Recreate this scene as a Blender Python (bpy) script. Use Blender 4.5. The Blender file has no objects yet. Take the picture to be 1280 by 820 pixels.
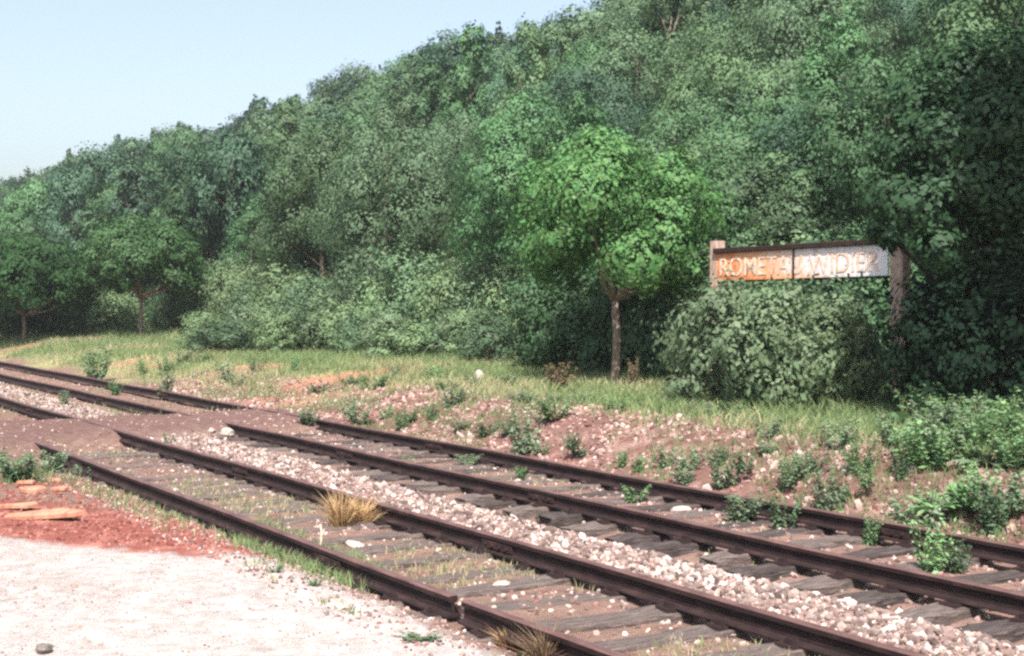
import bpy, math, random
import numpy as np
from mathutils import Vector, Matrix

S = bpy.context.scene
C = S.collection
rnd = random.Random(7)
R = np.random.default_rng(11)

# ------------------------------------------------------------------ camera, world, sun, exposure
CAM_H = 2.016                       # metres above the rail tops (z = 0)
F = 1780.0 / 1280.0                 # focal length in picture widths
PITCH = math.radians(-1.29)
cam = bpy.data.cameras.new('camera')
cam.sensor_width = 36.0
cam.lens = 36.0 * F
cam.clip_start = 0.1
cam.clip_end = 3000
cam_o = bpy.data.objects.new('camera', cam)
C.objects.link(cam_o)
cam_o.location = (0, 0, CAM_H)
cam_o.rotation_euler = (math.radians(90) + PITCH, 0, 0)
S.camera = cam_o

SUN_EL = math.radians(52)
SUN_AZ = math.radians(181)          # clockwise from +Y: high up behind the camera
w = bpy.data.worlds.new('World')
S.world = w
w.use_nodes = True
nt = w.node_tree
nt.nodes.clear()
sky = nt.nodes.new('ShaderNodeTexSky')
sky.sky_type = 'NISHITA'
sky.sun_disc = False
sky.sun_elevation = SUN_EL
sky.sun_rotation = SUN_AZ
sky.air_density = 1.0
sky.dust_density = 3.0
sky.ozone_density = 0.7
bg = nt.nodes.new('ShaderNodeBackground')
bg.inputs[1].default_value = 0.125
wo = nt.nodes.new('ShaderNodeOutputWorld')
hs = nt.nodes.new('ShaderNodeHueSaturation')      # a pale, slightly milky summer sky
hs.inputs['Saturation'].default_value = 0.82
nt.links.new(sky.outputs[0], hs.inputs['Color'])
nt.links.new(hs.outputs[0], bg.inputs[0])
nt.links.new(bg.outputs[0], wo.inputs[0])

sun = bpy.data.lights.new('sun', 'SUN')
sun.energy = 5.0
sun.angle = math.radians(0.5)
sun.color = (1.0, 0.95, 0.88)
sun_o = bpy.data.objects.new('sun', sun)
C.objects.link(sun_o)
sdir = Vector((math.sin(SUN_AZ) * math.cos(SUN_EL), math.cos(SUN_AZ) * math.cos(SUN_EL), math.sin(SUN_EL)))
sun_o.rotation_euler = sdir.to_track_quat('Z', 'Y').to_euler()
sun_o.location = (0, -10, 40)

S.view_settings.view_transform = 'Standard'
S.view_settings.look = 'None'
S.view_settings.exposure = 0.92
S.view_settings.gamma = 1.0
S.render.engine = 'CYCLES'
S.cycles.use_denoising = False
S.cycles.pixel_filter_type = 'BLACKMAN_HARRIS'
S.cycles.filter_width = 2.6          # the slide scan is a little soft
S.cycles.max_bounces = 6
S.cycles.diffuse_bounces = 2
S.cycles.glossy_bounces = 1
S.cycles.transmission_bounces = 2
S.cycles.caustics_reflective = False
S.cycles.caustics_refractive = False

# ------------------------------------------------------------------ the track frame: u across the rails, v along them
TH = math.atan2(1090.0, 1780.0)
CT, ST = math.cos(TH), math.sin(TH)

def uv_xy(u, v):
    return u * CT - v * ST, u * ST + v * CT

def xy_uv(x, y):
    return x * CT + y * ST, -x * ST + y * CT

# ------------------------------------------------------------------ noise
def _hash(ix, iy, seed):
    h = (ix.astype(np.int64) * 374761393 + iy.astype(np.int64) * 668265263 + seed * 1442695041) & 0xFFFFFFFF
    h = ((h ^ (h >> 13)) * 1274126177) & 0xFFFFFFFF
    h = h ^ (h >> 16)
    return (h & 0xFFFFFF) / float(0xFFFFFF)

def vnoise(x, y, seed=0):
    x = np.asarray(x, float); y = np.asarray(y, float)
    ix, iy = np.floor(x), np.floor(y)
    fx, fy = x - ix, y - iy
    fx = fx * fx * (3 - 2 * fx); fy = fy * fy * (3 - 2 * fy)
    a = _hash(ix, iy, seed); b = _hash(ix + 1, iy, seed)
    c = _hash(ix, iy + 1, seed); d = _hash(ix + 1, iy + 1, seed)
    return (a * (1 - fx) + b * fx) * (1 - fy) + (c * (1 - fx) + d * fx) * fy

def fbm(x, y, seed=0, octv=4):
    s, a, t = 0, 1, 0
    for k in range(octv):
        s = s + a * vnoise(np.asarray(x) * 2 ** k, np.asarray(y) * 2 ** k, seed + k)
        t += a; a *= .5
    return s / t

def sstep(a, b, x):
    t = np.clip((np.asarray(x, float) - a) / (b - a), 0, 1)
    return t * t * (3 - 2 * t)

# ------------------------------------------------------------------ ground height
RU = (4.66, 6.13, 7.97, 9.45)        # the four rails
UA, UB = (RU[0] + RU[1]) / 2, (RU[2] + RU[3]) / 2
BANK = 0.36

def crossing(u, v):
    n = (fbm(u * .9, v * .9, 40) - .5) * 1.2
    c0 = 22.75 + (u - 6.1) * .06
    k = sstep(1.9, 1.15, np.abs(v + n * .6 - c0))
    k1 = sstep(19.3, 20.4, v + n * .5) * sstep(5.35, 4.7, u)      # the near rail is lost under dirt further on
    return np.maximum(k * sstep(10.6, 9.7, u) , k1)

def ground_z(u, v):
    u = np.asarray(u, float); v = np.asarray(v, float)
    z = np.full(np.broadcast(u, v).shape, -0.115)
    z = z + (fbm(u * .35, v * .35, 3) - .5) * .06
    zt = -0.150 - .07 * fbm(u * 1.3, v * 1.3, 5)
    z = z + (zt - z) * sstep(4.2, 4.75, u)
    zb = -0.185 + .05 * np.exp(-((u - 7.0) / .5) ** 2)
    z = z + (zb - z) * sstep(6.1, 6.35, u)
    zf = -0.150 - .055 * fbm(u * 1.1, v * 1.1, 9) - .02 * sstep(15, 9, v)
    z = z + (zf - z) * sstep(7.35, 7.75, u)
    z = z - .085 * np.exp(-((u - 7.55) / .28) ** 2) * sstep(19, 11, v)     # ballast worn away from the sleeper ends
    # dips beside the rails
    for k, ru in enumerate(RU):
        z = z - .03 * np.exp(-((u - ru) / .16) ** 2)
    c = crossing(u, v)
    z = z + (-.010 + .045 * (fbm(u * 1.7, v * 1.7, 44) - .5) + .03 * sstep(5.6, 4.6, u) * sstep(19, 20, v) - z) * c * .98
    # bank and shelf
    wb = 1.5 + 2.0 * sstep(20, 26, v)
    t = sstep(0, 1, (u - 9.95 - .5 * (fbm(u * .3, v * .45, 14) - .5)) / wb)
    zs = BANK + .10 * (fbm(u * .25, v * .25, 21) - .5) + .05 * (fbm(u, v, 22) - .5)
    z = z + (zs - z) * t
    rough = sstep(9.8, 10.4, u) * sstep(13.0, 11.6, u)
    z = z + rough * .10 * (fbm(u * 2.2, v * 2.2, 31) - .5)
    # hillside
    h = np.clip(u - 20.0, 0, None)
    hill = np.where(h < 42, h * .405, 42 * .405 + (h - 42) * .03)
    hill = np.minimum(hill, 20)
    z = z + hill * sstep(0, 3, h) * (1 - .05 * sstep(60, 110, v) - .05 * sstep(150, 230, v))
    # low mound of red spoil beside the gravel
    du, dv = u - 2.9, v - 14.9
    z = z + .10 * np.exp(-((du / 1.5) ** 2 + (dv / 1.8) ** 2)) * sstep(4.6, 3.6, u)
    z = z + .012 * (fbm(u * 4, v * 4, 50) - .5)
    return z

def gz(u, v):
    return float(ground_z(np.array([u]), np.array([v]))[0])

# pixels of the photograph (1280 x 820) turned into a point standing on the ground
def ground_at(px, py):
    fx = F * 1280
    dx, dy = (px - 640) / fx, (410 - py) / fx
    d = Vector((dx, math.cos(PITCH) - dy * math.sin(PITCH), dy * math.cos(PITCH) + math.sin(PITCH)))
    zz = 0.0
    for _ in range(40):
        t = (zz - CAM_H) / d.z
        x, y = d.x * t, d.y * t
        u, v = xy_uv(x, y)
        zz = zz * .5 + .5 * gz(u, v)
    return u, v, zz, y

def at_depth(px, y):
    return (px - 640) / (F * 1280) * y, y

# ------------------------------------------------------------------ mesh helpers
def mesh_np(name, verts, faces, col=None, smooth=False):
    verts = np.asarray(verts, np.float32)
    faces = np.asarray(faces, np.int32)
    m = bpy.data.meshes.new(name)
    n, k = faces.shape
    m.vertices.add(len(verts))
    m.vertices.foreach_set('co', verts.ravel())
    m.loops.add(n * k)
    m.loops.foreach_set('vertex_index', faces.ravel())
    m.polygons.add(n)
    m.polygons.foreach_set('loop_start', np.arange(0, n * k, k, dtype=np.int32))
    m.polygons.foreach_set('loop_total', np.full(n, k, np.int32))
    m.polygons.foreach_set('use_smooth', np.full(n, bool(smooth)))
    m.update(calc_edges=True)
    if col is not None:
        a = m.attributes.new('Col', 'FLOAT_COLOR', 'POINT')
        c = np.ones((len(verts), 4), np.float32)
        c[:, :3] = col
        a.data.foreach_set('color', c.ravel())
    return m

def mesh_py(name, verts, faces, smooth=False):
    m = bpy.data.meshes.new(name)
    m.from_pydata([tuple(map(float, v)) for v in verts], [], faces)
    if smooth:
        for p in m.polygons:
            p.use_smooth = True
    m.update()
    return m

def link(name, mesh, mat=None, parent=None):
    if mat is not None and len(mesh.materials) == 0:
        mesh.materials.append(mat)
    o = bpy.data.objects.new(name, mesh)
    C.objects.link(o)
    if parent is not None:
        o.parent = parent
    return o

def slot(o, mat):
    o.material_slots[0].link = 'OBJECT'
    o.material_slots[0].material = mat
    return o

def empty(name, loc=(0, 0, 0), rz=0.0, sc=1.0):
    o = bpy.data.objects.new(name, None)
    o.empty_display_size = .2
    C.objects.link(o)
    o.location = loc
    o.rotation_euler = (0, 0, rz)
    o.scale = (sc, sc, sc) if not isinstance(sc, (tuple, list)) else sc
    return o

def tag(o, label, cat=None, group=None, kind=None):
    o['label'] = label
    if cat: o['category'] = cat
    if group: o['group'] = group
    if kind: o['kind'] = kind
    return o

def copy_tree(src, name=None, parent=None):
    c = src.copy()
    C.objects.link(c)
    if parent is not None:
        c.parent = parent
        c.matrix_parent_inverse = src.matrix_parent_inverse
    for ch in [x for x in src.children]:
        copy_tree(ch, None, c)
    return c

# ------------------------------------------------------------------ materials
def new_mat(name):
    m = bpy.data.materials.new(name)
    m.use_nodes = True
    m.node_tree.nodes.clear()
    return m, m.node_tree

def N(t, typ, **kw):
    n = t.nodes.new(typ)
    for k, v in kw.items():
        setattr(n, k, v)
    return n

def ramp(t, stops):
    r = N(t, 'ShaderNodeValToRGB')
    e = r.color_ramp.elements
    while len(e) < len(stops):
        e.new(.5)
    for i, (p, c) in enumerate(stops):
        e[i].position = p
        e[i].color = (*c, 1) if len(c) == 3 else c
    return r

def leaf_mat(name, base, vary=.15, hue=.015, transl=.22, gloss=.02):
    m, t = new_mat(name)
    geo = N(t, 'ShaderNodeNewGeometry')
    oi = N(t, 'ShaderNodeObjectInfo')
    hsv = N(t, 'ShaderNodeHueSaturation')
    hsv.inputs['Color'].default_value = (*base, 1)
    mr = N(t, 'ShaderNodeMapRange')
    mr.inputs['To Min'].default_value = 1 - vary
    mr.inputs['To Max'].default_value = 1 + vary
    t.links.new(geo.outputs['Random Per Island'], mr.inputs['Value'])
    mo = N(t, 'ShaderNodeMapRange')
    mo.inputs['To Min'].default_value = .66
    mo.inputs['To Max'].default_value = 1.3
    t.links.new(oi.outputs['Random'], mo.inputs['Value'])
    mul = N(t, 'ShaderNodeMath', operation='MULTIPLY')
    t.links.new(mr.outputs[0], mul.inputs[0]); t.links.new(mo.outputs[0], mul.inputs[1])
    t.links.new(mul.outputs[0], hsv.inputs['Value'])
    mh = N(t, 'ShaderNodeMapRange')
    mh.inputs['To Min'].default_value = .5 - hue
    mh.inputs['To Max'].default_value = .5 + hue
    ad = N(t, 'ShaderNodeMath', operation='FRACT')
    a2 = N(t, 'ShaderNodeMath', operation='MULTIPLY_ADD')
    a2.inputs[1].default_value = 7.31
    t.links.new(geo.outputs['Random Per Island'], a2.inputs[0])
    t.links.new(oi.outputs['Random'], a2.inputs[2])
    t.links.new(a2.outputs[0], ad.inputs[0])
    t.links.new(ad.outputs[0], mh.inputs['Value'])
    t.links.new(mh.outputs[0], hsv.inputs['Hue'])
    d = N(t, 'ShaderNodeBsdfDiffuse')
    tr = N(t, 'ShaderNodeBsdfTranslucent')
    g = N(t, 'ShaderNodeBsdfGlossy')
    g.inputs['Roughness'].default_value = .6
    t.links.new(hsv.outputs[0], d.inputs[0]); t.links.new(hsv.outputs[0], tr.inputs[0])
    mx = N(t, 'ShaderNodeMixShader'); mx.inputs[0].default_value = transl
    t.links.new(d.outputs[0], mx.inputs[1]); t.links.new(tr.outputs[0], mx.inputs[2])
    m2 = N(t, 'ShaderNodeMixShader'); m2.inputs[0].default_value = gloss
    t.links.new(mx.outputs[0], m2.inputs[1]); t.links.new(g.outputs[0], m2.inputs[2])
    out = N(t, 'ShaderNodeOutputMaterial')
    t.links.new(m2.outputs[0], out.inputs[0])
    return m

def rough_mat(name, stops, scale=8, bump=.3, rough=.9, stretch=(1, 1, 1), detail=8, coord='Object', spec=.2, bdist=.02):
    m, t = new_mat(name)
    tc = N(t, 'ShaderNodeTexCoord')
    mp = N(t, 'ShaderNodeMapping')
    mp.inputs['Scale'].default_value = stretch
    t.links.new(tc.outputs[coord], mp.inputs[0])
    no = N(t, 'ShaderNodeTexNoise')
    no.inputs['Scale'].default_value = scale
    no.inputs['Detail'].default_value = detail
    no.inputs['Roughness'].default_value = .65
    t.links.new(mp.outputs[0], no.inputs['Vector'])
    r = ramp(t, stops)
    t.links.new(no.outputs[0], r.inputs[0])
    b = N(t, 'ShaderNodeBump')
    b.inputs['Strength'].default_value = bump
    b.inputs['Distance'].default_value = bdist
    t.links.new(no.outputs[0], b.inputs['Height'])
    p = N(t, 'ShaderNodeBsdfPrincipled')
    p.inputs['Roughness'].default_value = rough
    p.inputs['Specular IOR Level'].default_value = spec
    t.links.new(r.outputs[0], p.inputs['Base Color'])
    t.links.new(b.outputs[0], p.inputs['Normal'])
    out = N(t, 'ShaderNodeOutputMaterial')
    t.links.new(p.outputs[0], out.inputs[0])
    return m

def attr_mat(name, fine=(60, 260), vary=.3, bump=.5, bdist=.012, transl=0.0):
    """colour from the mesh's own colour attribute, broken up by noise"""
    m, t = new_mat(name)
    at = N(t, 'ShaderNodeAttribute', attribute_name='Col')
    tc = N(t, 'ShaderNodeTexCoord')
    n1 = N(t, 'ShaderNodeTexNoise'); n1.inputs['Scale'].default_value = fine[0]; n1.inputs['Detail'].default_value = 6
    n2 = N(t, 'ShaderNodeTexNoise'); n2.inputs['Scale'].default_value = fine[1]; n2.inputs['Detail'].default_value = 3
    t.links.new(tc.outputs['Object'], n1.inputs['Vector']); t.links.new(tc.outputs['Object'], n2.inputs['Vector'])
    add = N(t, 'ShaderNodeMath', operation='ADD')
    t.links.new(n1.outputs[0], add.inputs[0]); t.links.new(n2.outputs[0], add.inputs[1])
    mr = N(t, 'ShaderNodeMapRange')
    mr.inputs['From Min'].default_value = .6; mr.inputs['From Max'].default_value = 1.4
    mr.inputs['To Min'].default_value = 1 - vary; mr.inputs['To Max'].default_value = 1 + vary
    t.links.new(add.outputs[0], mr.inputs['Value'])
    hsv = N(t, 'ShaderNodeHueSaturation')
    t.links.new(at.outputs['Color'], hsv.inputs['Color'])
    t.links.new(mr.outputs[0], hsv.inputs['Value'])
    b = N(t, 'ShaderNodeBump')
    b.inputs['Strength'].default_value = bump; b.inputs['Distance'].default_value = bdist
    t.links.new(add.outputs[0], b.inputs['Height'])
    d = N(t, 'ShaderNodeBsdfDiffuse')
    d.inputs['Roughness'].default_value = .6
    t.links.new(hsv.outputs[0], d.inputs[0]); t.links.new(b.outputs[0], d.inputs['Normal'])
    sh = d
    if transl:
        tr = N(t, 'ShaderNodeBsdfTranslucent')
        t.links.new(hsv.outputs[0], tr.inputs[0])
        mx = N(t, 'ShaderNodeMixShader'); mx.inputs[0].default_value = transl
        t.links.new(d.outputs[0], mx.inputs[1]); t.links.new(tr.outputs[0], mx.inputs[2])
        sh = mx
    out = N(t, 'ShaderNodeOutputMaterial')
    t.links.new(sh.outputs[0], out.inputs[0])
    return m

M_GROUND = attr_mat('ground_soil', (9, 70), .38, .9, .03)
# haze box added round everything, to lighten and soften the far trees
hm, ht = new_mat('thin_haze')
pv = N(ht, 'ShaderNodeVolumePrincipled')
pv.inputs['Color'].default_value = (.93, .96, 1.0, 1)
pv.inputs['Density'].default_value = .0005
pv.inputs['Anisotropy'].default_value = .2
ho = N(ht, 'ShaderNodeOutputMaterial')
ht.links.new(pv.outputs[0], ho.inputs['Volume'])
hv = [(sx_ * 760, sy_ * 760, z_) for z_ in (-2.0, 34.0) for sx_, sy_ in ((-1, -1), (1, -1), (1, 1), (-1, 1))]
haze = link('haze', mesh_py('haze', hv, [(3, 2, 1, 0), (4, 5, 6, 7), (0, 1, 5, 4), (1, 2, 6, 5), (2, 3, 7, 6), (3, 0, 4, 7)]), hm)
tag(haze, 'thin pale haze added to lighten and soften the wooded slope', kind='stuff')
M_STONE = attr_mat('ballast_stone', (14, 60), .25, .4, .01)
M_GRASS = attr_mat('grass_blade', (2, 9), .2, 0, .01, transl=.3)
M_RUST_SHADED = rough_mat('shaded_rusty_steel', [(.3, (.010, .006, .006)), (.5, (.022, .011, .011)), (.7, (.05, .026, .024))], 14, .35, .75, (1, .25, 1), spec=.3)  # rust made near black, standing for shade under the rail head
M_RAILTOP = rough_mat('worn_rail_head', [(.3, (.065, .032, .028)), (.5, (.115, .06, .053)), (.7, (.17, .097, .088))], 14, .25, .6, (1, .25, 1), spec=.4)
M_SLEEP = rough_mat('weathered_sleeper_wood', [(.28, (.035, .026, .024)), (.45, (.11, .085, .078)), (.62, (.20, .16, .145)), (.8, (.31, .26, .24))], 9, .9, .95, (.55, 9, 6), bdist=.03)
M_SLEEPD = rough_mat('tarred_sleeper_wood', [(.3, (.022, .018, .017)), (.5, (.07, .055, .052)), (.72, (.17, .14, .13))], 9, .9, .95, (.55, 9, 6), bdist=.03)
M_BARK = rough_mat('tree_bark', [(.3, (.07, .052, .042)), (.5, (.19, .145, .12)), (.75, (.32, .25, .21))], 7, .8, .95, (3, 3, .7), bdist=.03)
M_BARKD = rough_mat('dark_bark', [(.3, (.02, .017, .013)), (.6, (.06, .05, .04)), (.8, (.11, .09, .07))], 6, .8, .95, (3, 3, .7))
M_CONC = rough_mat('weathered_concrete', [(.25, (.20, .13, .10)), (.5, (.40, .28, .23)), (.75, (.54, .42, .36))], 11, .5, .95, (1, 1, .6))
M_TILE = rough_mat('red_tile', [(.3, (.25, .10, .07)), (.55, (.44, .21, .14)), (.8, (.56, .33, .24))], 12, .4, .9)
M_WSTONE = rough_mat('white_stone', [(.3, (.28, .22, .19)), (.6, (.46, .40, .35)), (.8, (.60, .55, .50))], 9, .5, .9)
M_DSTONE = rough_mat('grey_stone', [(.3, (.10, .085, .08)), (.6, (.22, .19, .175)), (.8, (.32, .28, .26))], 9, .6, .9)
M_STEM = rough_mat('plant_stem', [(.3, (.06, .09, .03)), (.7, (.14, .16, .07))], 20, .2, .8)
M_DRYSTEM = rough_mat('dry_stem', [(.3, (.45, .33, .24)), (.7, (.70, .58, .47))], 20, .2, .8)

# ------------------------------------------------------------------ ground: one sheet
def polar_ground():
    r = 1.2 * (700 / 1.2) ** (np.linspace(0, 1, 640))
    a_in = np.radians(np.linspace(-27, 27, 560))
    a_out = np.radians(np.concatenate([np.linspace(27.6, 60, 60), np.linspace(62, 298, 60), np.linspace(300, 332.4, 60)]))
    ang = np.concatenate([a_in, a_out])
    rr, aa = np.meshgrid(r, ang, indexing='ij')
    x = rr * np.sin(aa); y = rr * np.cos(aa)
    u, v = xy_uv(x, y)
    far = sstep(330, 500, np.abs(v)) + sstep(130, 200, np.abs(u))
    z = ground_z(u, v)
    z = z * np.clip(1 - far, 0, 1) * 1.0
    nr, na = rr.shape
    V = np.stack([x, y, z], -1).reshape(-1, 3)
    V = np.vstack([V, [[0, 0, gz(0, 0)]]])
    i = np.arange(nr - 1)[:, None]; j = np.arange(na)[None, :]
    jn = (j + 1) % na
    Fq = np.stack([(i * na + j), (i * na + jn), ((i + 1) * na + jn), ((i + 1) * na + j)], -1).reshape(-1, 4)[:, ::-1]
    cidx = len(V) - 1
    fan = np.stack([np.full(na, cidx), np.full(na, cidx), np.arange(na), (np.arange(na) + 1) % na], -1)
    return V, Fq, fan, u, v

def ground_colour(u, v):
    """base colours of what lies on the ground: gravel, red spoil, dirt, ballast, turf, woodland floor"""
    sh = u.shape
    n1 = fbm(u * .8, v * .8, 60); n2 = fbm(u * 2.6, v * 2.6, 61); n3 = fbm(u * .22, v * .22, 62)
    n4 = fbm(u * 7, v * 7, 63, 3)
    def mix(c, d, k):
        return c + (np.array(d) - c) * np.clip(k, 0, 1)[..., None]
    c = np.zeros(sh + (3,)) + np.array((.165, .115, .092))
    # turf soil left of the track further away
    # dirt between / around tracks
    c = mix(c, (.20, .125, .105), n2 * 1.0)
    c = mix(c, (.16, .105, .085), sstep(.5, .75, n1))
    # red spoil
    vlo = 12.75 - .95 * (u - 2.63) + (n1 - .5) * .9 + (n2 - .5) * .5          # edge of the gravel
    red = sstep(-.5, .1, v - vlo) * sstep(2.9, 2.1, v - vlo + (n1 - .5) * 1.6) * sstep(4.75, 4.45, u + (n2 - .5) * .3)
    c = mix(c, (.22, .075, .062), red * .9)
    c = mix(c, (.33, .145, .12), red * sstep(.5, .72, n4) * .8)
    c = mix(c, (.15, .06, .05), red * sstep(.55, .75, n1) * .6)
    # white gravel
    gr = sstep(.15, -.15, v - vlo + (n4 - .5) * .5) * sstep(4.55, 4.2, u + (n2 - .5) * .5)
    c = mix(c, (.355, .315, .303), gr)
    c = mix(c, (.23, .19, .178), gr * sstep(.48, .8, n1) * .35)
    c = mix(c, (.40, .365, .35), gr * sstep(.5, .8, n4) * .5)
    # ballast between the tracks
    ba = sstep(6.1, 6.35, u) * sstep(7.9, 7.4, u + (n2 - .5) * .4) * (1 - crossing(u, v))
    c = mix(c, (.24, .165, .145), ba)
    # inside the far track
    ib = sstep(7.6, 7.9, u) * sstep(10.1, 9.7, u)
    c = mix(c, (.20, .13, .11), ib * .7)
    # purple-red dirt of the crossing
    cr = crossing(u, v) * sstep(3.5, 4.3, u)
    c = mix(c, (.145, .09, .082), cr * .95)
    # bank
    bk = sstep(9.8, 10.2, u) * sstep(12.7, 11.3, u + (n1 - .5) * 1.3) * sstep(40, 22, v + (n3 - .5) * 10)
    c = mix(c, (.165, .092, .08), bk * .95)
    c = mix(c, (.31, .205, .18), bk * sstep(.5, .75, n4) * .7)
    # turf shelf
    tf = np.maximum(sstep(11.4, 12.9, u + (n1 - .5) * 1.6), sstep(10.0, 11.5, u + (n1 - .5) * 1.5) * sstep(20, 34, v))
    c = mix(c, (.18, .205, .095), tf)
    c = mix(c, (.32, .29, .16), tf * sstep(.42, .7, n1) * .8)
    c = mix(c, (.34, .16, .11), tf * sstep(.60, .72, fbm(u * .5, v * .5, 77)) * .8 * sstep(18, 13, u))
    # dirt track leading up from the crossing
    pt = np.exp(-((v - 27.0 - (u - 11) * .35 + (n1 - .5) * 2) / 1.1) ** 2) * sstep(10, 11, u) * sstep(17, 14, u)
    c = mix(c, (.36, .17, .12), pt * .85)
    # left of the tracks further off
    lf = sstep(19, 21.5, v + (n1 - .5) * 2) * sstep(4.5, 3.6, u)
    c = mix(c, (.13, .13, .065), lf * .85)
    # woodland floor
    c = mix(c, (.055, .065, .03), sstep(19.5, 21.5, u) )
    k = .82 + .36 * n4
    return np.clip(c * k[..., None], 0.01, .85)

V, Fq, fan, gu, gv = polar_ground()
gcol = ground_colour(gu, gv).reshape(-1, 3)
gcol = np.vstack([gcol, gcol[:1]])
fan_tri = fan[:, [0, 2, 3]][:, ::-1]
fan4 = np.stack([fan_tri[:, 0], fan_tri[:, 1], fan_tri[:, 2]], -1)
gm = mesh_np('ground', V, Fq, gcol, True)
ground = link('ground', gm, M_GROUND)
tag(ground, 'old railway land: white gravel, red spoil, dirt, turf shelf and wooded hillside', kind='structure')

# ------------------------------------------------------------------ stones
_ico = None
def ico():
    global _ico
    if _ico is None:
        p = (1 + 5 ** .5) / 2
        vs = np.array([(-1, p, 0), (1, p, 0), (-1, -p, 0), (1, -p, 0), (0, -1, p), (0, 1, p), (0, -1, -p), (0, 1, -p), (p, 0, -1), (p, 0, 1), (-p, 0, -1), (-p, 0, 1)], float)
        vs /= np.linalg.norm(vs[0])
        fs = np.array([(0, 11, 5), (0, 5, 1), (0, 1, 7), (0, 7, 10), (0, 10, 11), (1, 5, 9), (5, 11, 4), (11, 10, 2), (10, 7, 6), (7, 1, 8), (3, 9, 4), (3, 4, 2), (3, 2, 6), (3, 6, 8), (3, 8, 9), (4, 9, 5), (2, 4, 11), (6, 2, 10), (8, 6, 7), (9, 8, 1)], np.int32)
        _ico = vs, fs
    return _ico

def rand_rot(n):
    q = R.normal(size=(n, 4)); q /= np.linalg.norm(q, axis=1)[:, None]
    a, b, c, d = q.T
    return np.stack([np.stack([1 - 2 * (c * c + d * d), 2 * (b * c - a * d), 2 * (b * d + a * c)], -1),
                     np.stack([2 * (b * c + a * d), 1 - 2 * (b * b + d * d), 2 * (c * d - a * b)], -1),
                     np.stack([2 * (b * d - a * c), 2 * (c * d + a * b), 1 - 2 * (b * b + c * c)], -1)], 1)

def stones(u, v, size, col, sink=.25):
    n = len(u)
    vs, fs = ico()
    x, y = uv_xy(u, v)
    z = ground_z(u, v)
    P = vs[None] * (1 + R.uniform(-.28, .28, (n, 12, 1)))
    P = P * np.stack([R.uniform(.8, 1.3, n), R.uniform(.7, 1.1, n), R.uniform(.5, .85, n)], -1)[:, None]
    P = np.einsum('nij,nkj->nki', rand_rot(n), P) * size[:, None, None] * .5
    P = P + np.stack([x, y, z + size * (.5 - sink) * .7], -1)[:, None]
    Fa = (fs[None] + (np.arange(n) * 12)[:, None, None]).reshape(-1, 3)
    Cc = np.repeat(col, 12, axis=0)
    return P.reshape(-1, 3), Fa, Cc

def scatter_uv(n, u0, u1, v0, v1, power=1.0):
    u = R.uniform(u0, u1, n)
    v = v0 + (v1 - v0) * R.uniform(0, 1, n) ** power
    return u, v

def pick_cols(n, pal, jit=.18):
    pal = np.array(pal)
    c = pal[R.integers(0, len(pal), n)]
    return np.clip(c * (1 + R.uniform(-jit, jit, (n, 1))), .01, .85)

def merge_sets(sets):
    Vs, Fs, Cs, o = [], [], [], 0
    for a, b, c in sets:
        Vs.append(a); Fs.append(b + o); Cs.append(c); o += len(a)
    return np.vstack(Vs), np.vstack(Fs), np.vstack(Cs)

PINK = [(.38, .285, .255), (.31, .215, .19), (.46, .375, .34), (.20, .14, .125), (.50, .43, .40), (.25, .20, .185), (.12, .085, .078), (.17, .125, .115)]
REDS = [(.26, .145, .125), (.19, .10, .088), (.32, .205, .18), (.40, .29, .26), (.15, .085, .08)]
WHITE = [(.32, .285, .27), (.21, .175, .165), (.42, .39, .37)]
# ballast between the tracks
u, v = scatter_uv(24000, 6.22, 7.75, 4.5, 44, 1.5)
keep = (crossing(u, v) < .35) & (R.uniform(0, 1, len(u)) > sstep(7.2, 7.6, u) * .93)
u, v = u[keep], v[keep]
ballast = stones(u, v, np.clip(.034 * np.exp(R.normal(0, .42, len(u))), .01, .085), pick_cols(len(u), PINK), .2)
# thinner ballast on and beside the tracks
sets = [ballast]
for (n, a, b, c, d, pal, s0, s1) in ((2600, 7.75, 9.9, 4.5, 22, PINK + REDS, .02, .06), (2200, 4.75, 6.05, 4.5, 21, PINK + REDS, .012, .05),
                                     (2600, 3.9, 4.6, 4.5, 20, REDS + PINK, .010, .04), (1300, 4.4, 9.9, 24, 46, PINK + REDS, .02, .06),
                                     (380, 3.9, 9.9, 20.8, 24.4, PINK + REDS, .015, .05)):
    u, v = scatter_uv(n, a, b, c, d, 1.3)
    sets.append(stones(u, v, R.uniform(s0, s1, n), pick_cols(n, pal), .3))
bm_ = merge_sets(sets)
o = link('ballast_gravel', mesh_np('ballast_gravel', *bm_), M_STONE)
tag(o, 'pinkish white crushed stone ballast lying between and under the rails', kind='stuff')
# rubble of the bank
u, v = scatter_uv(22000, 9.8, 12.3, 4.5, 34, 1.3)
keep = R.uniform(0, 1, len(u)) < np.clip(fbm(u * 1.1, v * 1.1, 90) * 2.2 - .45, 0, 1) * sstep(12.8, 11.3, u)
u, v = u[keep], v[keep]
s = R.uniform(.015, .08, len(u)) * np.where(R.uniform(0, 1, len(u)) > .95, 1.9, 1)
o = link('bank_rubble', mesh_np('bank_rubble', *stones(u, v, s, pick_cols(len(u), REDS + REDS + PINK[:3]), .3)), M_STONE)
tag(o, 'red and pink broken stone covering the low bank behind the far rail', kind='stuff')
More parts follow.
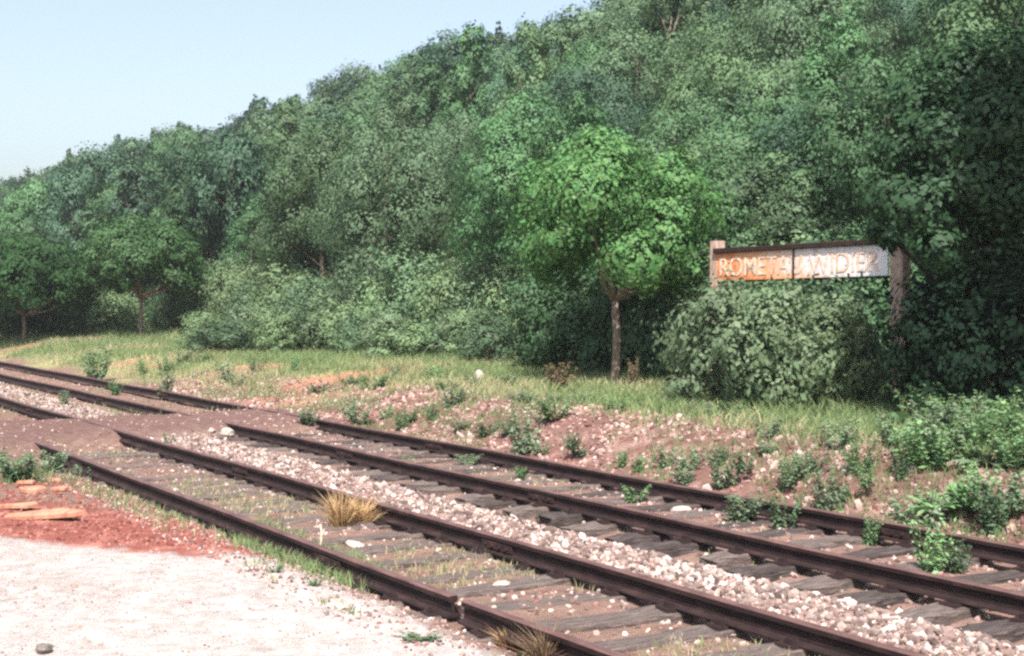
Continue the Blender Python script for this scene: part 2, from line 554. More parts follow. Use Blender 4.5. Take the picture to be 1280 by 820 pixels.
# grit on the gravel apron and red spoil
u, v = scatter_uv(9000, -2.5, 4.1, 5.0, 13.6, 1.1)
x, y = uv_xy(u, v)
keep = (np.abs(x / np.maximum(y, 1)) < .45) & (v < 12.6 - .95 * (u - 2.63) + .5 * R.normal(size=len(u)))
u, v = u[keep], v[keep]
sets = [stones(u, v, R.uniform(.006, .022, len(u)) * np.where(R.uniform(0, 1, len(u)) > .985, 2.4, 1), pick_cols(len(u), WHITE + WHITE + PINK[:2]), .3)]
u, v = scatter_uv(3000, 1.8, 4.5, 11.2, 16.8)
keep = v > 12.9 - .95 * (u - 2.63)
u, v = u[keep], v[keep]
sets.append(stones(u, v, R.uniform(.010, .045, len(u)), pick_cols(len(u), [(.22, .08, .065), (.16, .06, .05), (.28, .12, .10), (.33, .17, .14)]), .35))
o = link('loose_gravel', mesh_np('loose_gravel', *merge_sets(sets)), M_STONE)
tag(o, 'fine white and red grit scattered over the gravel apron and spoil', kind='stuff')

# ------------------------------------------------------------------ railway tracks
def loft(profile, ys, jit=0.0, wav=None):
    """closed profile (x, z) swept along y"""
    k = len(profile)
    V, Fc = [], []
    for yy in ys:
        dx, dz = wav(yy) if wav else (0, 0)
        for (x, z) in profile:
            V.append((x + dx + rnd.uniform(-jit, jit), yy, z + dz + rnd.uniform(-jit, jit)))
    for i in range(len(ys) - 1):
        for j in range(k):
            a, b = i * k + j, i * k + (j + 1) % k
            Fc.append((a, b, b + k, a + k))
    Fc.append(tuple(range(k - 1, -1, -1)))
    e = (len(ys) - 1) * k
    Fc.append(tuple(range(e, e + k)))
    return V, Fc

RAIL = [(-.062, -.148), (.062, -.148), (.062, -.137), (.012, -.118), (.010, -.052), (.034, -.040), (.036, -.008), (.028, 0), (-.028, 0), (-.036, -.008), (-.034, -.040), (-.010, -.052), (-.012, -.118), (-.062, -.137)]

def fishplate(side):
    x0, x1 = (.012, .034)
    V, Fc = [], []
    prof = [(x0, -.118), (x1 + .006, -.112), (x1 + .006, -.058), (x0, -.054)]
    if side < 0:
        prof = [(-x, z) for x, z in prof][::-1]
    V, Fc = loft(prof, [-.24, -.2, 0, .2, .24])
    for yb in (-.17, -.06, .06, .17):                     # bolt heads
        b = len(V)
        n = 6
        for xx in ((x1 + .004) * side, (x1 + .024) * side):
            for k in range(n):
                a = k * math.tau / n
                V.append((xx, yb + .018 * math.cos(a), -.085 + .018 * math.sin(a)))
        for k in range(n):
            Fc.append((b + k, b + (k + 1) % n, b + n + (k + 1) % n, b + n + k))
        Fc.append(tuple(b + n + k for k in range(n)))
    return V, Fc

def sleeper_mesh(seed):
    r = random.Random(seed)
    nx, L, Wd, H = 14, 2.55, .235, .15
    V, Fc = [], []
    prof = [(-.5, -1), (.5, -1), (.5, -.12), (.46, 0), (.15, .0), (-.12, .0), (-.46, 0), (-.5, -.12)]
    k = len(prof)
    for i in range(nx + 1):
        t = i / nx - .5
        endk = .012 if i in (0, nx) else 0
        for (a, b) in prof:
            V.append((t * L + (r.uniform(-.035, .035) if i in (0, nx) else 0), a * (Wd - endk) + r.uniform(-.012, .012), b * H + r.uniform(-.014, .006) - (endk if b > -.5 else 0)))
    for i in range(nx):
        for j in range(k):
            a, b = i * k + j, i * k + (j + 1) % k
            Fc.append((a, a + k, b + k, b))
    Fc.append(tuple(range(k)))
    e = nx * k
    Fc.append(tuple(range(e + k - 1, e - 1, -1)))
    return mesh_py('sleeper', V, Fc)

SLEEP_A = [sleeper_mesh(s) for s in range(5)]
for m in SLEEP_A: m.materials.append(M_SLEEP)
SLEEP_B = [sleeper_mesh(20 + s) for s in range(5)]
for k, m in enumerate(SLEEP_B): m.materials.append(M_SLEEP if k % 2 else M_SLEEPD)

def chair_mesh():
    V, Fc = [], []
    def box(x0, x1, y0, y1, z0, z1):
        o = len(V)
        V.extend([(x0, y0, z0), (x1, y0, z0), (x1, y1, z0), (x0, y1, z0), (x0 + .006, y0 + .006, z1), (x1 - .006, y0 + .006, z1), (x1 - .006, y1 - .006, z1), (x0 + .006, y1 - .006, z1)])
        for q in ((4, 5, 6, 7), (0, 1, 5, 4), (1, 2, 6, 5), (2, 3, 7, 6), (3, 0, 4, 7)):
            Fc.append(tuple(i + o for i in q))
    for s in (-1, 1):
        a, b = sorted((s * .064, s * .150))
        box(a, b, -.075, .075, -.012, .014)
        a, b = sorted((s * .066, s * .108))
        box(a, b, -.045, .03, .0145, .048)
        a, b = sorted((s * .118, s * .142))
        box(a, b, .01, .034, .0145, .034)
    return mesh_py('rail_chair', V, Fc)
CHAIR = chair_mesh()
CHAIR.materials.append(M_RUST_SHADED)

def track(label, uc, rails, v0, v1, first_v, step, nmax, sl, top):
    x, y = uv_xy(uc, 0)
    root = empty('railway_track', (x, y, 0), TH)
    tag(root, label, 'railway track', 'railway tracks')
    for ru, segs, plates in rails:
        for (a, b) in segs:
            n = max(2, int((b - a) / 1.2))
            wav = lambda yy: (.010 * math.sin(yy * .6 + ru), .006 * math.sin(yy * .9 + 2 * ru))
            Vr, Fr = loft(RAIL, list(np.linspace(a, b, n)), .0012, wav)
            Vr = [(p[0] + ru - uc, p[1], p[2]) for p in Vr]
            rm = mesh_py('rail', Vr, Fr)
            rm.materials.append(M_RUST_SHADED); rm.materials.append(M_RAILTOP)
            for p in rm.polygons:                      # the running surface is worn, the rest is rust darkened for shade
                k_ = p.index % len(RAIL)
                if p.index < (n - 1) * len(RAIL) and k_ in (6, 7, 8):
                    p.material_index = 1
            ro = link('rail', rm, None, root)
            for pv in plates:
                if a - .3 <= pv <= b:
                    for sd in (-1, 1):
                        fo = link('fishplate', mesh_py('fishplate', *fishplate(sd)), M_RUST_SHADED, ro)
                        dx, dz = wav(pv)
                        fo.location = (ru - uc + dx, pv, dz)
    for i in range(nmax):
        vv = first_v + i * step + rnd.uniform(-.06, .06)
        so = link('sleeper', sl[i % len(sl)] if rnd.random() < .5 else rnd.choice(sl), None, root)
        so.location = (rnd.uniform(-.12, .12), vv, top + rnd.uniform(-.022, .003))
        for ru, segs, plates in rails:
            co_ = link('rail_chair', CHAIR, None, so)
            co_.location = (ru - uc - so.location.x, rnd.uniform(-.02, .02), .002)
        so.rotation_euler = (rnd.uniform(-.05, .05), rnd.uniform(-.008, .008), rnd.uniform(-.05, .05))
    return root

track('near rusty railway track beside the white gravel, grey sleepers half buried in dirt', UA,
      ((RU[0], ((1.0, 8.20), (8.36, 20.9)), (10.35, 18.0)), (RU[1], ((1.0, 60.0),), (10.2, 16.2, 27.0))), 1, 60, 3.4, .635, 27, SLEEP_A, -.150)
track('far rusty railway track under the stony bank, sleeper ends jutting from the ballast', UB,
      ((RU[2], ((1.0, 60.0),), (12.4, 17.2, 29.0)), (RU[3], ((1.0, 60.0),), (9.0, 17.5, 29.5))), 1, 60, 3.3, .60, 33, SLEEP_B, -.146)

# ------------------------------------------------------------------ tubes and foliage
def tubes(paths, sides=7):
    """paths: lists of (point, radius); returns one mesh's verts, faces"""
    V, Fc = [], []
    for path in paths:
        b = len(V)
        n = len(path)
        for i, (p, r) in enumerate(path):
            p = Vector(p)
            d = (Vector(path[min(i + 1, n - 1)][0]) - Vector(path[max(i - 1, 0)][0])).normalized()
            a = d.orthogonal().normalized(); c = d.cross(a)
            if i:
                a = (pa - d * pa.dot(d)).normalized(); c = d.cross(a)
            pa = a
            for k in range(sides):
                t = k * math.tau / sides
                q = p + (a * math.cos(t) + c * math.sin(t)) * r
                V.append(tuple(q))
        for i in range(n - 1):
            for k in range(sides):
                k2 = (k + 1) % sides
                Fc.append((b + i * sides + k, b + i * sides + k2, b + (i + 1) * sides + k2, b + (i + 1) * sides + k))
        Fc.append(tuple(b + k for k in range(sides))[::-1])
        Fc.append(tuple(b + (n - 1) * sides + k for k in range(sides)))
    return V, Fc

def limb(r, p0, p1, r0, r1, n=5, bend=.12):
    p0, p1 = Vector(p0), Vector(p1)
    L = (p1 - p0).length
    off = Vector((r.uniform(-1, 1), r.uniform(-1, 1), r.uniform(-.3, .6))) * bend * L
    out = []
    for i in range(n):
        t = i / (n - 1)
        out.append((p0.lerp(p1, t) + off * math.sin(t * math.pi) + Vector((r.uniform(-1, 1), r.uniform(-1, 1), 0)) * .01 * L, r0 + (r1 - r0) * t))
    return out

def leaf_cards(P, Nn, size, width=.62, droop=0.25, fold=.22, rg=None):
    """folded diamond leaves at P facing Nn"""
    rg = rg or R
    n = len(P)
    Nn = Nn / np.maximum(np.linalg.norm(Nn, axis=1), 1e-6)[:, None]
    t = rg.normal(size=(n, 3)); t[:, 2] -= droop
    t = t - Nn * np.sum(t * Nn, 1)[:, None]
    t /= np.maximum(np.linalg.norm(t, axis=1), 1e-6)[:, None]
    b = np.cross(Nn, t)
    L = size[:, None]
    base = P - t * L * .5
    tip = P + t * L * .5 - Nn * L * fold * .6
    mid = P + t * L * -.02 + Nn * L * fold * .3
    l = mid + b * L * width * .5 - Nn * L * fold * .5
    r = mid - b * L * width * .5 - Nn * L * fold * .5
    V = np.stack([base, l, tip, r], 1).reshape(-1, 3)
    i = np.arange(n)[:, None] * 4
    return V, np.concatenate([i + np.array([[0, 1, 2]]), i + np.array([[0, 2, 3]])], 0)

def sph(n, rg):
    d = rg.normal(size=(n, 3))
    return d / np.linalg.norm(d, axis=1)[:, None]

def crown_points(seed, lobes, n, shell=(.72, 1.05), sub=0):
    """lobes: array of (x, y, z, rx, rz); points lie in the shells of the lobes, in small sprays"""
    rg = np.random.default_rng(seed)
    lobes = np.asarray(lobes, float)
    wgt = lobes[:, 3] ** 2; wgt /= wgt.sum()
    k = rg.choice(len(lobes), n, p=wgt)
    d = sph(n, rg)
    if sub:                                            # gather the leaves in sprays so that gaps stay open
        m = max(6, n // sub)
        kk = rg.choice(len(lobes), m, p=wgt)
        dd = sph(m, rg)
        rr = rg.uniform(shell[0], shell[1] + .08, m)
        s = rg.integers(0, m, n)
        k = kk[s]
        d = dd[s] + rg.normal(size=(n, 3)) * .20
        rad = rr[s] + rg.normal(size=n) * .06
    else:
        rad = rg.uniform(shell[0], shell[1], n)
    Lb = lobes[k]
    P = Lb[:, :3] + d * rad[:, None] * np.stack([Lb[:, 3], Lb[:, 3], Lb[:, 4]], -1)
    cen = lobes[:, :3].mean(0)
    out = P - cen
    Nn = d * 1.25 + out / np.maximum(np.linalg.norm(out, axis=1), 1e-6)[:, None] * .35 + rg.normal(size=(n, 3)) * .22
    Nn[:, 2] += .35
    return P, Nn, rg

def crown_mesh(seed, lobes, n, size, mat, sub=14, shell=(.84, 1.05), width=.62, droop=.25, zmin=None):
    P, Nn, rg = crown_points(seed, lobes, n, shell, sub)
    if zmin is not None:
        P = P[P[:, 2] > zmin] if False else P
    sz = size * np.exp(rg.normal(-.05, .32, len(P)))
    Vv, Ff = leaf_cards(P, Nn, sz, width, droop, rg=rg)
    m = mesh_np('crown', Vv, Ff)
    m.materials.append(mat)
    return m

def dome_lobes(seed, n, rx, zc, rz, lr, flat=.35, top=1.0):
    """lobes over a crown that is domed above and flat below"""
    r = random.Random(seed)
    L = []
    for i in range(n):
        h = -flat + (top + flat) * ((i + .5) / n)
        a = i * 2.39996 + r.uniform(-.4, .4)
        rad = math.sqrt(max(0, 1 - max(h, 0) ** 2)) * r.uniform(.68, .86)
        if h < 0: rad *= 1.0 + h * .35
        s = lr * r.uniform(.75, 1.25)
        L.append((rx * rad * math.cos(a), rx * rad * math.sin(a), zc + rz * h * .85, s, s * r.uniform(.7, .9)))
    return L

# ------------------------------------------------------------------ forest trees on the hillside
PAL = {
    'pale grey-green': leaf_mat('leaf_pale_grey_green', (.098, .165, .086)),
    'mid-green': leaf_mat('leaf_mid_green', (.066, .132, .060)),
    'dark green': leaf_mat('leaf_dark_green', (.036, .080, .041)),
    'olive-green': leaf_mat('leaf_olive_green', (.082, .142, .066)),
    'bluish green': leaf_mat('leaf_bluish_green', (.056, .114, .068)),
    'bright green': leaf_mat('leaf_bright_green', (.072, .155, .066)),
}
LOBES = {}
def forest_tree_proto(seed, shape, near):
    """meshes of a tree about 9 m tall"""
    r = random.Random(seed)
    H = 9.0
    if shape == 'rounded':
        lob = dome_lobes(seed, 17, 2.6, 5.4, 3.1, 1.05, .75)
    elif shape == 'tall':
        lob = []
        for i in range(18):
            t = i / 17
            rad = 1.75 * math.sin(math.pi * (.18 + .78 * t)) ** .8
            a = i * 2.4 + r.uniform(-.4, .4)
            s = r.uniform(.7, 1.05) * (1.1 - .45 * t)
            lob.append((rad * .75 * math.cos(a), rad * .75 * math.sin(a), 2.4 + 6.2 * t, s, s * .95))
    elif shape == 'spreading':
        lob = dome_lobes(seed, 20, 3.1, 5.2, 2.7, 1.0, .55)
    else:                                              # 'pointed'
        lob = []
        for i in range(22):
            t = i / 21
            a = i * 2.4 + r.uniform(-.3, .3)
            rad = 1.9 * (1 - t) ** .8
            s = .35 + .75 * (1 - t)
            lob.append((rad * .8 * math.cos(a), rad * .8 * math.sin(a), 1.8 + 7.2 * t, s, s * .7))
    LOBES[shape] = lob
    n, size = (26000, .125) if near else (11000, .21)
    cm = crown_mesh(seed, lob, n, size, None, sub=24 if near else 16)
    paths = [limb(r, (0, 0, -.6), (r.uniform(-.3, .3), r.uniform(-.3, .3), H * .8), .15, .03, 7, .03)]
    for i in range(9):
        l = lob[r.randrange(len(lob))]
        z0 = max(1.8, l[2] - r.uniform(.8, 1.6))
        paths.append(limb(r, (0, 0, z0), (l[0] * .95, l[1] * .95, l[2]), .055, .012, 5, .12))
    tm = mesh_py('trunk', *tubes(paths, 6), True)
    tm.materials.append(M_BARK)
    return cm, tm

SHAPES = ['rounded', 'tall', 'spreading', 'pointed']
PROTO = {}
for si, sname in enumerate(SHAPES):
    for near in (True, False):
        PROTO[sname, near] = [forest_tree_proto(100 + si * 10 + k + (50 if near else 0), sname, near) for k in range(2)]
def px_of(x, y, z):
    fx = F * 1280
    c, s = math.cos(PITCH), math.sin(PITCH)
    zz = z - CAM_H
    dep = y * c + zz * s
    up = -y * s + zz * c
    return 640 + fx * x / dep, 410 - fx * up / dep

forest = []
rows = []
u0 = 21.5
while u0 < 64:
    rows.append(u0)
    u0 += 3.0 + .2 * (len(rows) % 3)
for ri, ur in enumerate(rows):
    vv = 8 + (ri % 2) * 1.7
    while vv < 330:
        u = ur + rnd.uniform(-1.0, 1.0)
        v = vv + rnd.uniform(-1.0, 1.0)
        x, y = uv_xy(u, v)
        vv += rnd.uniform(2.9, 4.3) + max(0, v - 60) * .018
        if y < 12: continue
        z = gz(u, v)
        sc = rnd.uniform(.54, .92) * (rnd.uniform(.75, 1.1) if ri > len(rows) - 4 else 1) * (1 + max(0, v - 80) * .0008)
        px, py = px_of(x, y, z + 4 * sc)
        if px < -50 or px > 1330: continue
        if py < -90 * sc * 1780 / y / 40: continue
        forest.append((u, v, x, y, z, sc, px, ri, py))
# the 300 that show largest are things of their own; the others make up the far woodland
forest.sort(key=lambda f: -(f[5] / f[3]) * (1.0 if f[8] > -20 else .5))
far_wood = forest[300:]
forest = forest[:300]

crnd = random.Random(5)
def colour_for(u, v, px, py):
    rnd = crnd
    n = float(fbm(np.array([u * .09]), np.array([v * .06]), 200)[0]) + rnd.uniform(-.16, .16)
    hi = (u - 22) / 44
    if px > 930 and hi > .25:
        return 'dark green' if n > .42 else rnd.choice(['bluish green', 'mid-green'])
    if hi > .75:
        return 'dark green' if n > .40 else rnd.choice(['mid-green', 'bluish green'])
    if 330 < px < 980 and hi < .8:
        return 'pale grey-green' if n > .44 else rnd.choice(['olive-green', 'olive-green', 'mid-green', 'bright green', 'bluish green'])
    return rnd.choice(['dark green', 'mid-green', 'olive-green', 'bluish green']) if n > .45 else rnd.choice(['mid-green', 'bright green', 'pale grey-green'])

ORD = ['first', 'second', 'third', 'fourth', 'fifth', 'sixth', 'seventh', 'eighth', 'ninth', 'tenth', 'eleventh', 'twelfth', 'thirteenth', 'fourteenth', 'fifteenth', 'sixteenth', 'seventeenth', 'eighteenth', 'nineteenth', 'twentieth']
def band(ri):
    n = len(rows)
    return ('at the slope foot', 'low on the slope', 'partway up the slope', 'halfway up the slope', 'high on the slope', 'near the skyline', 'on the skyline')[min(6, int(ri / n * 7))]
def region(px):
    if px < 250: return 'above the left round trees'
    if px < 600: return 'between the round trees'
    if px < 890: return 'above the middle round tree'
    if px < 1095: return 'above the sign'
    return 'behind the right big tree'
specs = []
for f in forest:
    u, v, x, y, z, sc, px, ri, pyc = f
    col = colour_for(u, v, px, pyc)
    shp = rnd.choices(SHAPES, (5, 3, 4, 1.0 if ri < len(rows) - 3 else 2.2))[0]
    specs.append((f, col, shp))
cells = {}
for i, (f, col, shp) in enumerate(specs):
    cells.setdefault((col, shp, band(f[7]), region(f[6])), []).append(i)
for (col, shp, bd, rg), ids in cells.items():
    ids.sort(key=lambda i: specs[i][0][6])
    for k, i in enumerate(ids):
        f = specs[i][0]
        u, v, x, y, z, sc, px, ri, pyc = f
        near = y < 60
        pk = rnd.randrange(2)
        lab = f'{col} {shp} tree {bd}, {rg}'
        if len(ids) > 1: lab += f', {ORD[k]} from left'
        root = empty('forest_tree', (x, y, z), rnd.uniform(0, 6.28), (sc * rnd.uniform(.74, 1.0), sc * rnd.uniform(.74, 1.0), sc * rnd.uniform(.92, 1.16)))
        tag(root, lab, 'tree', 'trees of the wooded hillside')
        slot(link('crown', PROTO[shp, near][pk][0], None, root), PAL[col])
        link('trunk', PROTO[shp, near][pk][1], None, root)
print('forest trees', len(specs), 'far wood', len(far_wood))
# dark pointed trees that stand out above the ridge
for i, (px, sc, lab) in enumerate([(541, .98, 'tall dark pointed tree standing proud of the skyline in mid ridge'), (612, .86, 'dark pointed tree on the skyline uphill of the tallest one'), (352, .84, 'dark pointed tree on the lower skyline, further from the tallest one'),
                                   (308, .80, 'dark pointed tree lowest on the skyline, uphill of the left round trees'), (460, .74, 'small dark pointed tree on the skyline just downhill of the tallest one')]):
    k_ = (px - 640) / (F * 1280)
    y = 61.0 / (k_ * CT + ST); x = k_ * y
    uu_, vv_ = xy_uv(x, y)
    root = empty('forest_tree', (x, y, gz(uu_, vv_)), i * 1.3, (sc * 1.05, sc * 1.05, sc))
    tag(root, lab, 'tree', 'trees of the wooded hillside')
    slot(link('crown', PROTO['pointed', False][i % 2][0], None, root), PAL['dark green'])
    link('trunk', PROTO['pointed', False][i % 2][1], None, root)
# young trees that close the slope just above the sign
for i, (px, dep, sc, col) in enumerate([(868, 31, .62, 'mid-green'), (905, 33, .68, 'olive-green'), (940, 31, .60, 'pale grey-green'), (975, 33.5, .70, 'mid-green'), (1012, 31, .62, 'olive-green'), (1050, 32, .68, 'bluish green'), (922, 37, .72, 'dark green'), (992, 38, .74, 'pale grey-green')]):
    x, y = at_depth(px, dep)
    uu_, vv_ = xy_uv(x, y)
    root = empty('forest_tree', (x, y, gz(uu_, vv_)), i * 1.7, (sc * 1.05, sc * 1.05, sc * .9))
    tag(root, f'{col} young tree just above the sign board, {ORD[i] if i < 6 else ORD[i - 6]} from left in the {"front" if i < 6 else "second"} row', 'tree', 'young trees above the sign')
    slot(link('crown', PROTO['spreading', True][i % 2][0], None, root), PAL[col])
    link('trunk', PROTO['spreading', True][i % 2][1], None, root)
# the far woodland along the ridge: one mass
FARP = []
for k, sname in enumerate(('rounded', 'spreading', 'tall', 'pointed')):
    r = random.Random(900 + k)
    P_, N_, rg_ = crown_points(900 + k, LOBES[sname], 2600, (.84, 1.06), 10)
    FARP.append((P_, N_, rg_))
sets = []
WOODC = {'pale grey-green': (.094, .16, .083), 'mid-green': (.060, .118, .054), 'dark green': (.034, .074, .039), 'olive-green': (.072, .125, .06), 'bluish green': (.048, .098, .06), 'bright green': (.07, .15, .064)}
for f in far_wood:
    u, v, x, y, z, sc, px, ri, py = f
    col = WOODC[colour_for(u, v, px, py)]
    k = rnd.choices(range(4), (5, 4, 3, 1.5))[0]
    P_, N_, rg_ = FARP[k]
    a = rnd.uniform(0, 6.28); ca, sa = math.cos(a), math.sin(a)
    Rm = np.array([[ca, -sa, 0], [sa, ca, 0], [0, 0, 1]])
    Pp = (P_ @ Rm.T) * sc * np.array([rnd.uniform(.78, 1.05)] * 2 + [1.06]) + np.array([x, y, z])
    Vv, Ff = leaf_cards(Pp, N_ @ Rm.T, R.uniform(.14, .36, len(Pp)) * (1 if y < 160 else 1.25), rg=R)
    cc = np.array(col) * rnd.uniform(.7, 1.25) * R.uniform(.85, 1.15, (len(Pp), 1))
    sets.append((Vv, Ff, np.repeat(cc, 4, axis=0)))
o = link('far_woodland', mesh_np('far_woodland', *merge_sets(sets)), M_GRASS)
tag(o, 'mass of small far trees covering the upper slope and ridge', kind='stuff')

# ------------------------------------------------------------------ bushes
def bush_proto(seed, rx, h, n, size):
    r = random.Random(seed)
    lob = []
    for i in range(13):
        a = i * 2.4 + r.uniform(-.4, .4)
        t = (i + .5) / 13
        rad = rx * r.uniform(.35, .72) * (1.05 - .55 * t)
        s = rx * r.uniform(.30, .46)
        lob.append((rad * math.cos(a), rad * math.sin(a), .12 * h + (h * .78) * t, s, s * .9))
    cm = crown_mesh(seed, lob, n, size, None, sub=11, shell=(.55, 1.18), droop=.1)
    paths = []
    for i in range(8):
        l = lob[r.randrange(len(lob))]
        paths.append(limb(r, (r.uniform(-.15, .15), r.uniform(-.15, .15), -.1), (l[0] * .9, l[1] * .9, l[2]), .028, .006, 5, .1))
    sm = mesh_py('stems', *tubes(paths, 5), True)
    sm.materials.append(M_BARK)
    return cm, sm

BUSHN = [bush_proto(300 + k, 1.0, 1.5, 7500, .074) for k in range(4)]     # close to the line: fine leaves
BUSHF = [bush_proto(320 + k, 1.7, 2.6, 14000, .095) for k in range(4)]      # at the foot of the slope
PAL['sage green'] = leaf_mat('leaf_sage_green', (.150, .218, .118), transl=.3, gloss=.02)
PAL['light green'] = leaf_mat('leaf_light_green', (.155, .232, .112))
PAL['shade-dark green'] = leaf_mat('leaf_shade_dark_green', (.012, .024, .015), gloss=.0)  # leaves made near black, so the tree's shade sits in their colour
BM = {}
def bush(px, py, sc, col, label, near=True, k=0, depth=None, group='bushes by the line'):
    u, v, z, y = ground_at(px, py)
    x, yy = uv_xy(u, v)
    if depth is not None:
        x, yy = at_depth(px, depth)
        u, v = xy_uv(x, yy); z = gz(u, v)
    src = (BUSHN if near else BUSHF)[k % 4]
    sx = sc if not isinstance(sc, tuple) else sc[0]
    sz = sc if not isinstance(sc, tuple) else sc[1]
    root = empty('bush', (x, yy, z), rnd.uniform(0, 6.28), (sx, sx, sz))
    tag(root, label, 'bush', group)
    slot(link('foliage', src[0], None, root), PAL[col])
    link('stems', src[1], None, root)
    return root

# round the sign and the big right tree
bush(900, 508, (1.1, 1.22), 'sage green', 'sage-green bush hiding the foot of the left sign post', k=0)
bush(962, 512, (1.05, 1.2), 'sage green', 'sage-green bush under the left half of the sign', k=1)
bush(1022, 508, (1.05, 1.16), 'sage green', 'sage-green bush under the middle of the sign', k=2)
bush(1052, 510, (.8, .95), 'light green', 'lighter bush under the right end of the sign', k=3)
bush(1172, 526, (.85, .85), 'shade-dark green', 'bush coloured for deep shade at the foot of the right sign post', k=0)
bush(1188, 528, (1.05, 1.3), 'shade-dark green', 'bush coloured for deep shade beneath the big right tree', k=1)
bush(1250, 530, (1.1, 1.4), 'shade-dark green', 'bush coloured for deep shade at the right edge beneath the big tree', k=2)
bush(845, 480, (.95, 1.35), 'dark green', 'dark bush between the middle round tree and the sign', k=2)
bush(800, 468, (1.1, 1.4), 'dark green', 'dark bush just right of the middle tree trunk', k=3)
bush(728, 462, (1.15, 1.45), 'dark green', 'dark bush just left of the middle tree trunk', k=1)
bush(690, 462, (1.05, 1.45), 'mid-green', 'mid-green bush under the left side of the middle round tree', k=0)
# along the foot of the slope
foot = [(655, 447, 1.0, 'light green'), (612, 444, .9, 'pale grey-green'), (570, 443, .95, 'light green'), (528, 441, 1.05, 'pale grey-green'), (490, 439, .95, 'light green'),
        (455, 437, 1.0, 'pale grey-green'), (420, 436, .9, 'light green'), (388, 435, 1.05, 'pale grey-green'), (356, 434, .95, 'light green'), (325, 432, 1.0, 'pale grey-green'),
        (296, 431, 1.0, 'light green'), (268, 430, .95, 'pale grey-green'), (240, 429, 1.0, 'light green'), (214, 428, .85, 'mid-green'), (150, 424, .95, 'light green'),
        (122, 422, .85, 'pale grey-green'), (84, 420, .75, 'dark green'), (56, 420, .7, 'mid-green'), (24, 421, .7, 'dark green'), (-6, 422, .8, 'mid-green')]
for i, (px, py, sc, col) in enumerate(foot):
    side = 'right of' if px > 180 else 'left of'
    if px > 180:
        n = sum(1 for q in foot if q[0] > 180 and q[0] <= px)
        lab = f'{col} bush at the slope foot, {ORD[n - 1]} right of the left round tree'
    else:
        n = sum(1 for q in foot if q[0] < 180 and q[0] >= px)
        lab = f'{col} bush at the slope foot, {ORD[n - 1]} left of the left round tree trunk'
    u, v, z, y = ground_at(px, py)
    k_ = (px - 640) / (F * 1280)
    uu = max(u + .8, 19.0 if px < 330 else 18.0)         # keep them behind the line of round trees
    b_ = bush(px, py, (sc * rnd.uniform(.85, 1.15), sc * rnd.uniform(.8, 1.2)), col, lab, False, i, uu / (k_ * CT + ST), group='bushes along the slope foot')

for i in range(16):
    px = 252 + i * 28 + rnd.uniform(-9, 9)
    c_ = ('light green', 'pale grey-green', 'sage green')[i % 3]
    bush(px, 437 + i * 1.15 + rnd.uniform(-3, 4), (rnd.uniform(.8, 1.2), rnd.uniform(.55, .95)), c_, f'low {c_} shrub in the grass before the slope, {ORD[i]} from left', True, i, group='low shrubs in the grass before the slope')
for i, px in enumerate((8, 46, 88, 122, 150)):
    c_ = ('light green', 'dark green', 'light green', 'pale grey-green', 'light green')[i]
    bush(px, 425, (rnd.uniform(1.1, 1.4), rnd.uniform(.8, 1.1)), c_, f'{c_} shrub filling the space under the far left round trees, {ORD[i]} from left', True, i, 57, group='shrubs under the left round trees')
for i, (px, dep, sc, col) in enumerate([(705, 31, .9, 'mid-green'), (752, 33, 1.0, 'dark green'), (805, 30, 1.0, 'mid-green'), (860, 29, .95, 'light green'), (915, 27.5, .95, 'mid-green'), (968, 27, 1.0, 'light green'), (1020, 26, .95, 'mid-green'), (1075, 25.5, 1.0, 'dark green'), (1130, 25, 1.0, 'mid-green')]):
    bush(px, 470, sc, col, f'{col} tall bush behind the middle tree and sign, {ORD[i]} from left', False, i + 1, dep, 'tall bushes behind the middle tree and sign')

# ------------------------------------------------------------------ the specimen trees by the line
M_CAT = leaf_mat('leaf_round_tree', (.076, .170, .055), .22, .02, .3, .02)
M_CATD = leaf_mat('leaf_far_round_tree', (.054, .120, .042), .22, .02, .28, .02)
M_CATX = leaf_mat('leaf_dark_round_tree', (.030, .064, .026), .22, .02, .2, .0)
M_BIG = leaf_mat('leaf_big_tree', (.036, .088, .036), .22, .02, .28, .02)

def round_tree(px, py, wpx, hpx, trunk_px, label, mat, seed, nleaf, leaf, name='round_tree', lobes=26):
    u, v, z, y = ground_at(px, py)
    x, yy = uv_xy(u, v)
    k = y / (F * 1280)
    Rr, H, T = wpx * k / 2, hpx * k, trunk_px * k
    r = random.Random(seed)
    zc = T + (H - T) * .40
    lob = dome_lobes(seed, lobes, Rr * .98, zc, (H - T) * .64, Rr * .30, .42)
    lob += [(r.uniform(-.3, .3) * Rr, r.uniform(-.3, .3) * Rr, zc + r.uniform(.0, .3) * (H - T), Rr * .3, Rr * .28) for _ in range(4)]
    root = empty(name, (x, yy, z))
    tag(root, label, 'tree')
    link('crown', crown_mesh(seed, lob, nleaf, leaf, mat, sub=30, shell=(.6, 1.06), droop=.6), None, root)
    tr = max(.065, .010 * H + .025)
    paths = [limb(r, (0, 0, -.3), (.02, 0, T * 1.05), tr * 1.25, tr, 7, .015)]
    for i in range(11):
        l = lob[(i * 5) % len(lob)]
        mid = (l[0] * .45, l[1] * .45, T + (l[2] - T) * .35)
        a = limb(r, (0, 0, T * .98), mid, tr * .75, tr * .45, 4, .08)
        b = limb(r, mid, (l[0], l[1], l[2]), tr * .42, .012, 4, .1)
        paths.append(a + b[1:])
    link('trunk', mesh_py('trunk', *tubes(paths, 8), True), M_BARK, root)
    return root

round_tree(768, 482, 262, 305, 108, 'bright green round-crowned tree standing alone left of the sign', M_CAT, 41, 44000, .085)
round_tree(176, 426, 158, 146, 54, 'green round-crowned tree with a short trunk by the far bushes', M_CATD, 47, 34000, .11)
round_tree(30, 428, 190, 122, 34, 'dark round-crowned tree cut by the left edge', M_CATX, 53, 34000, .12)

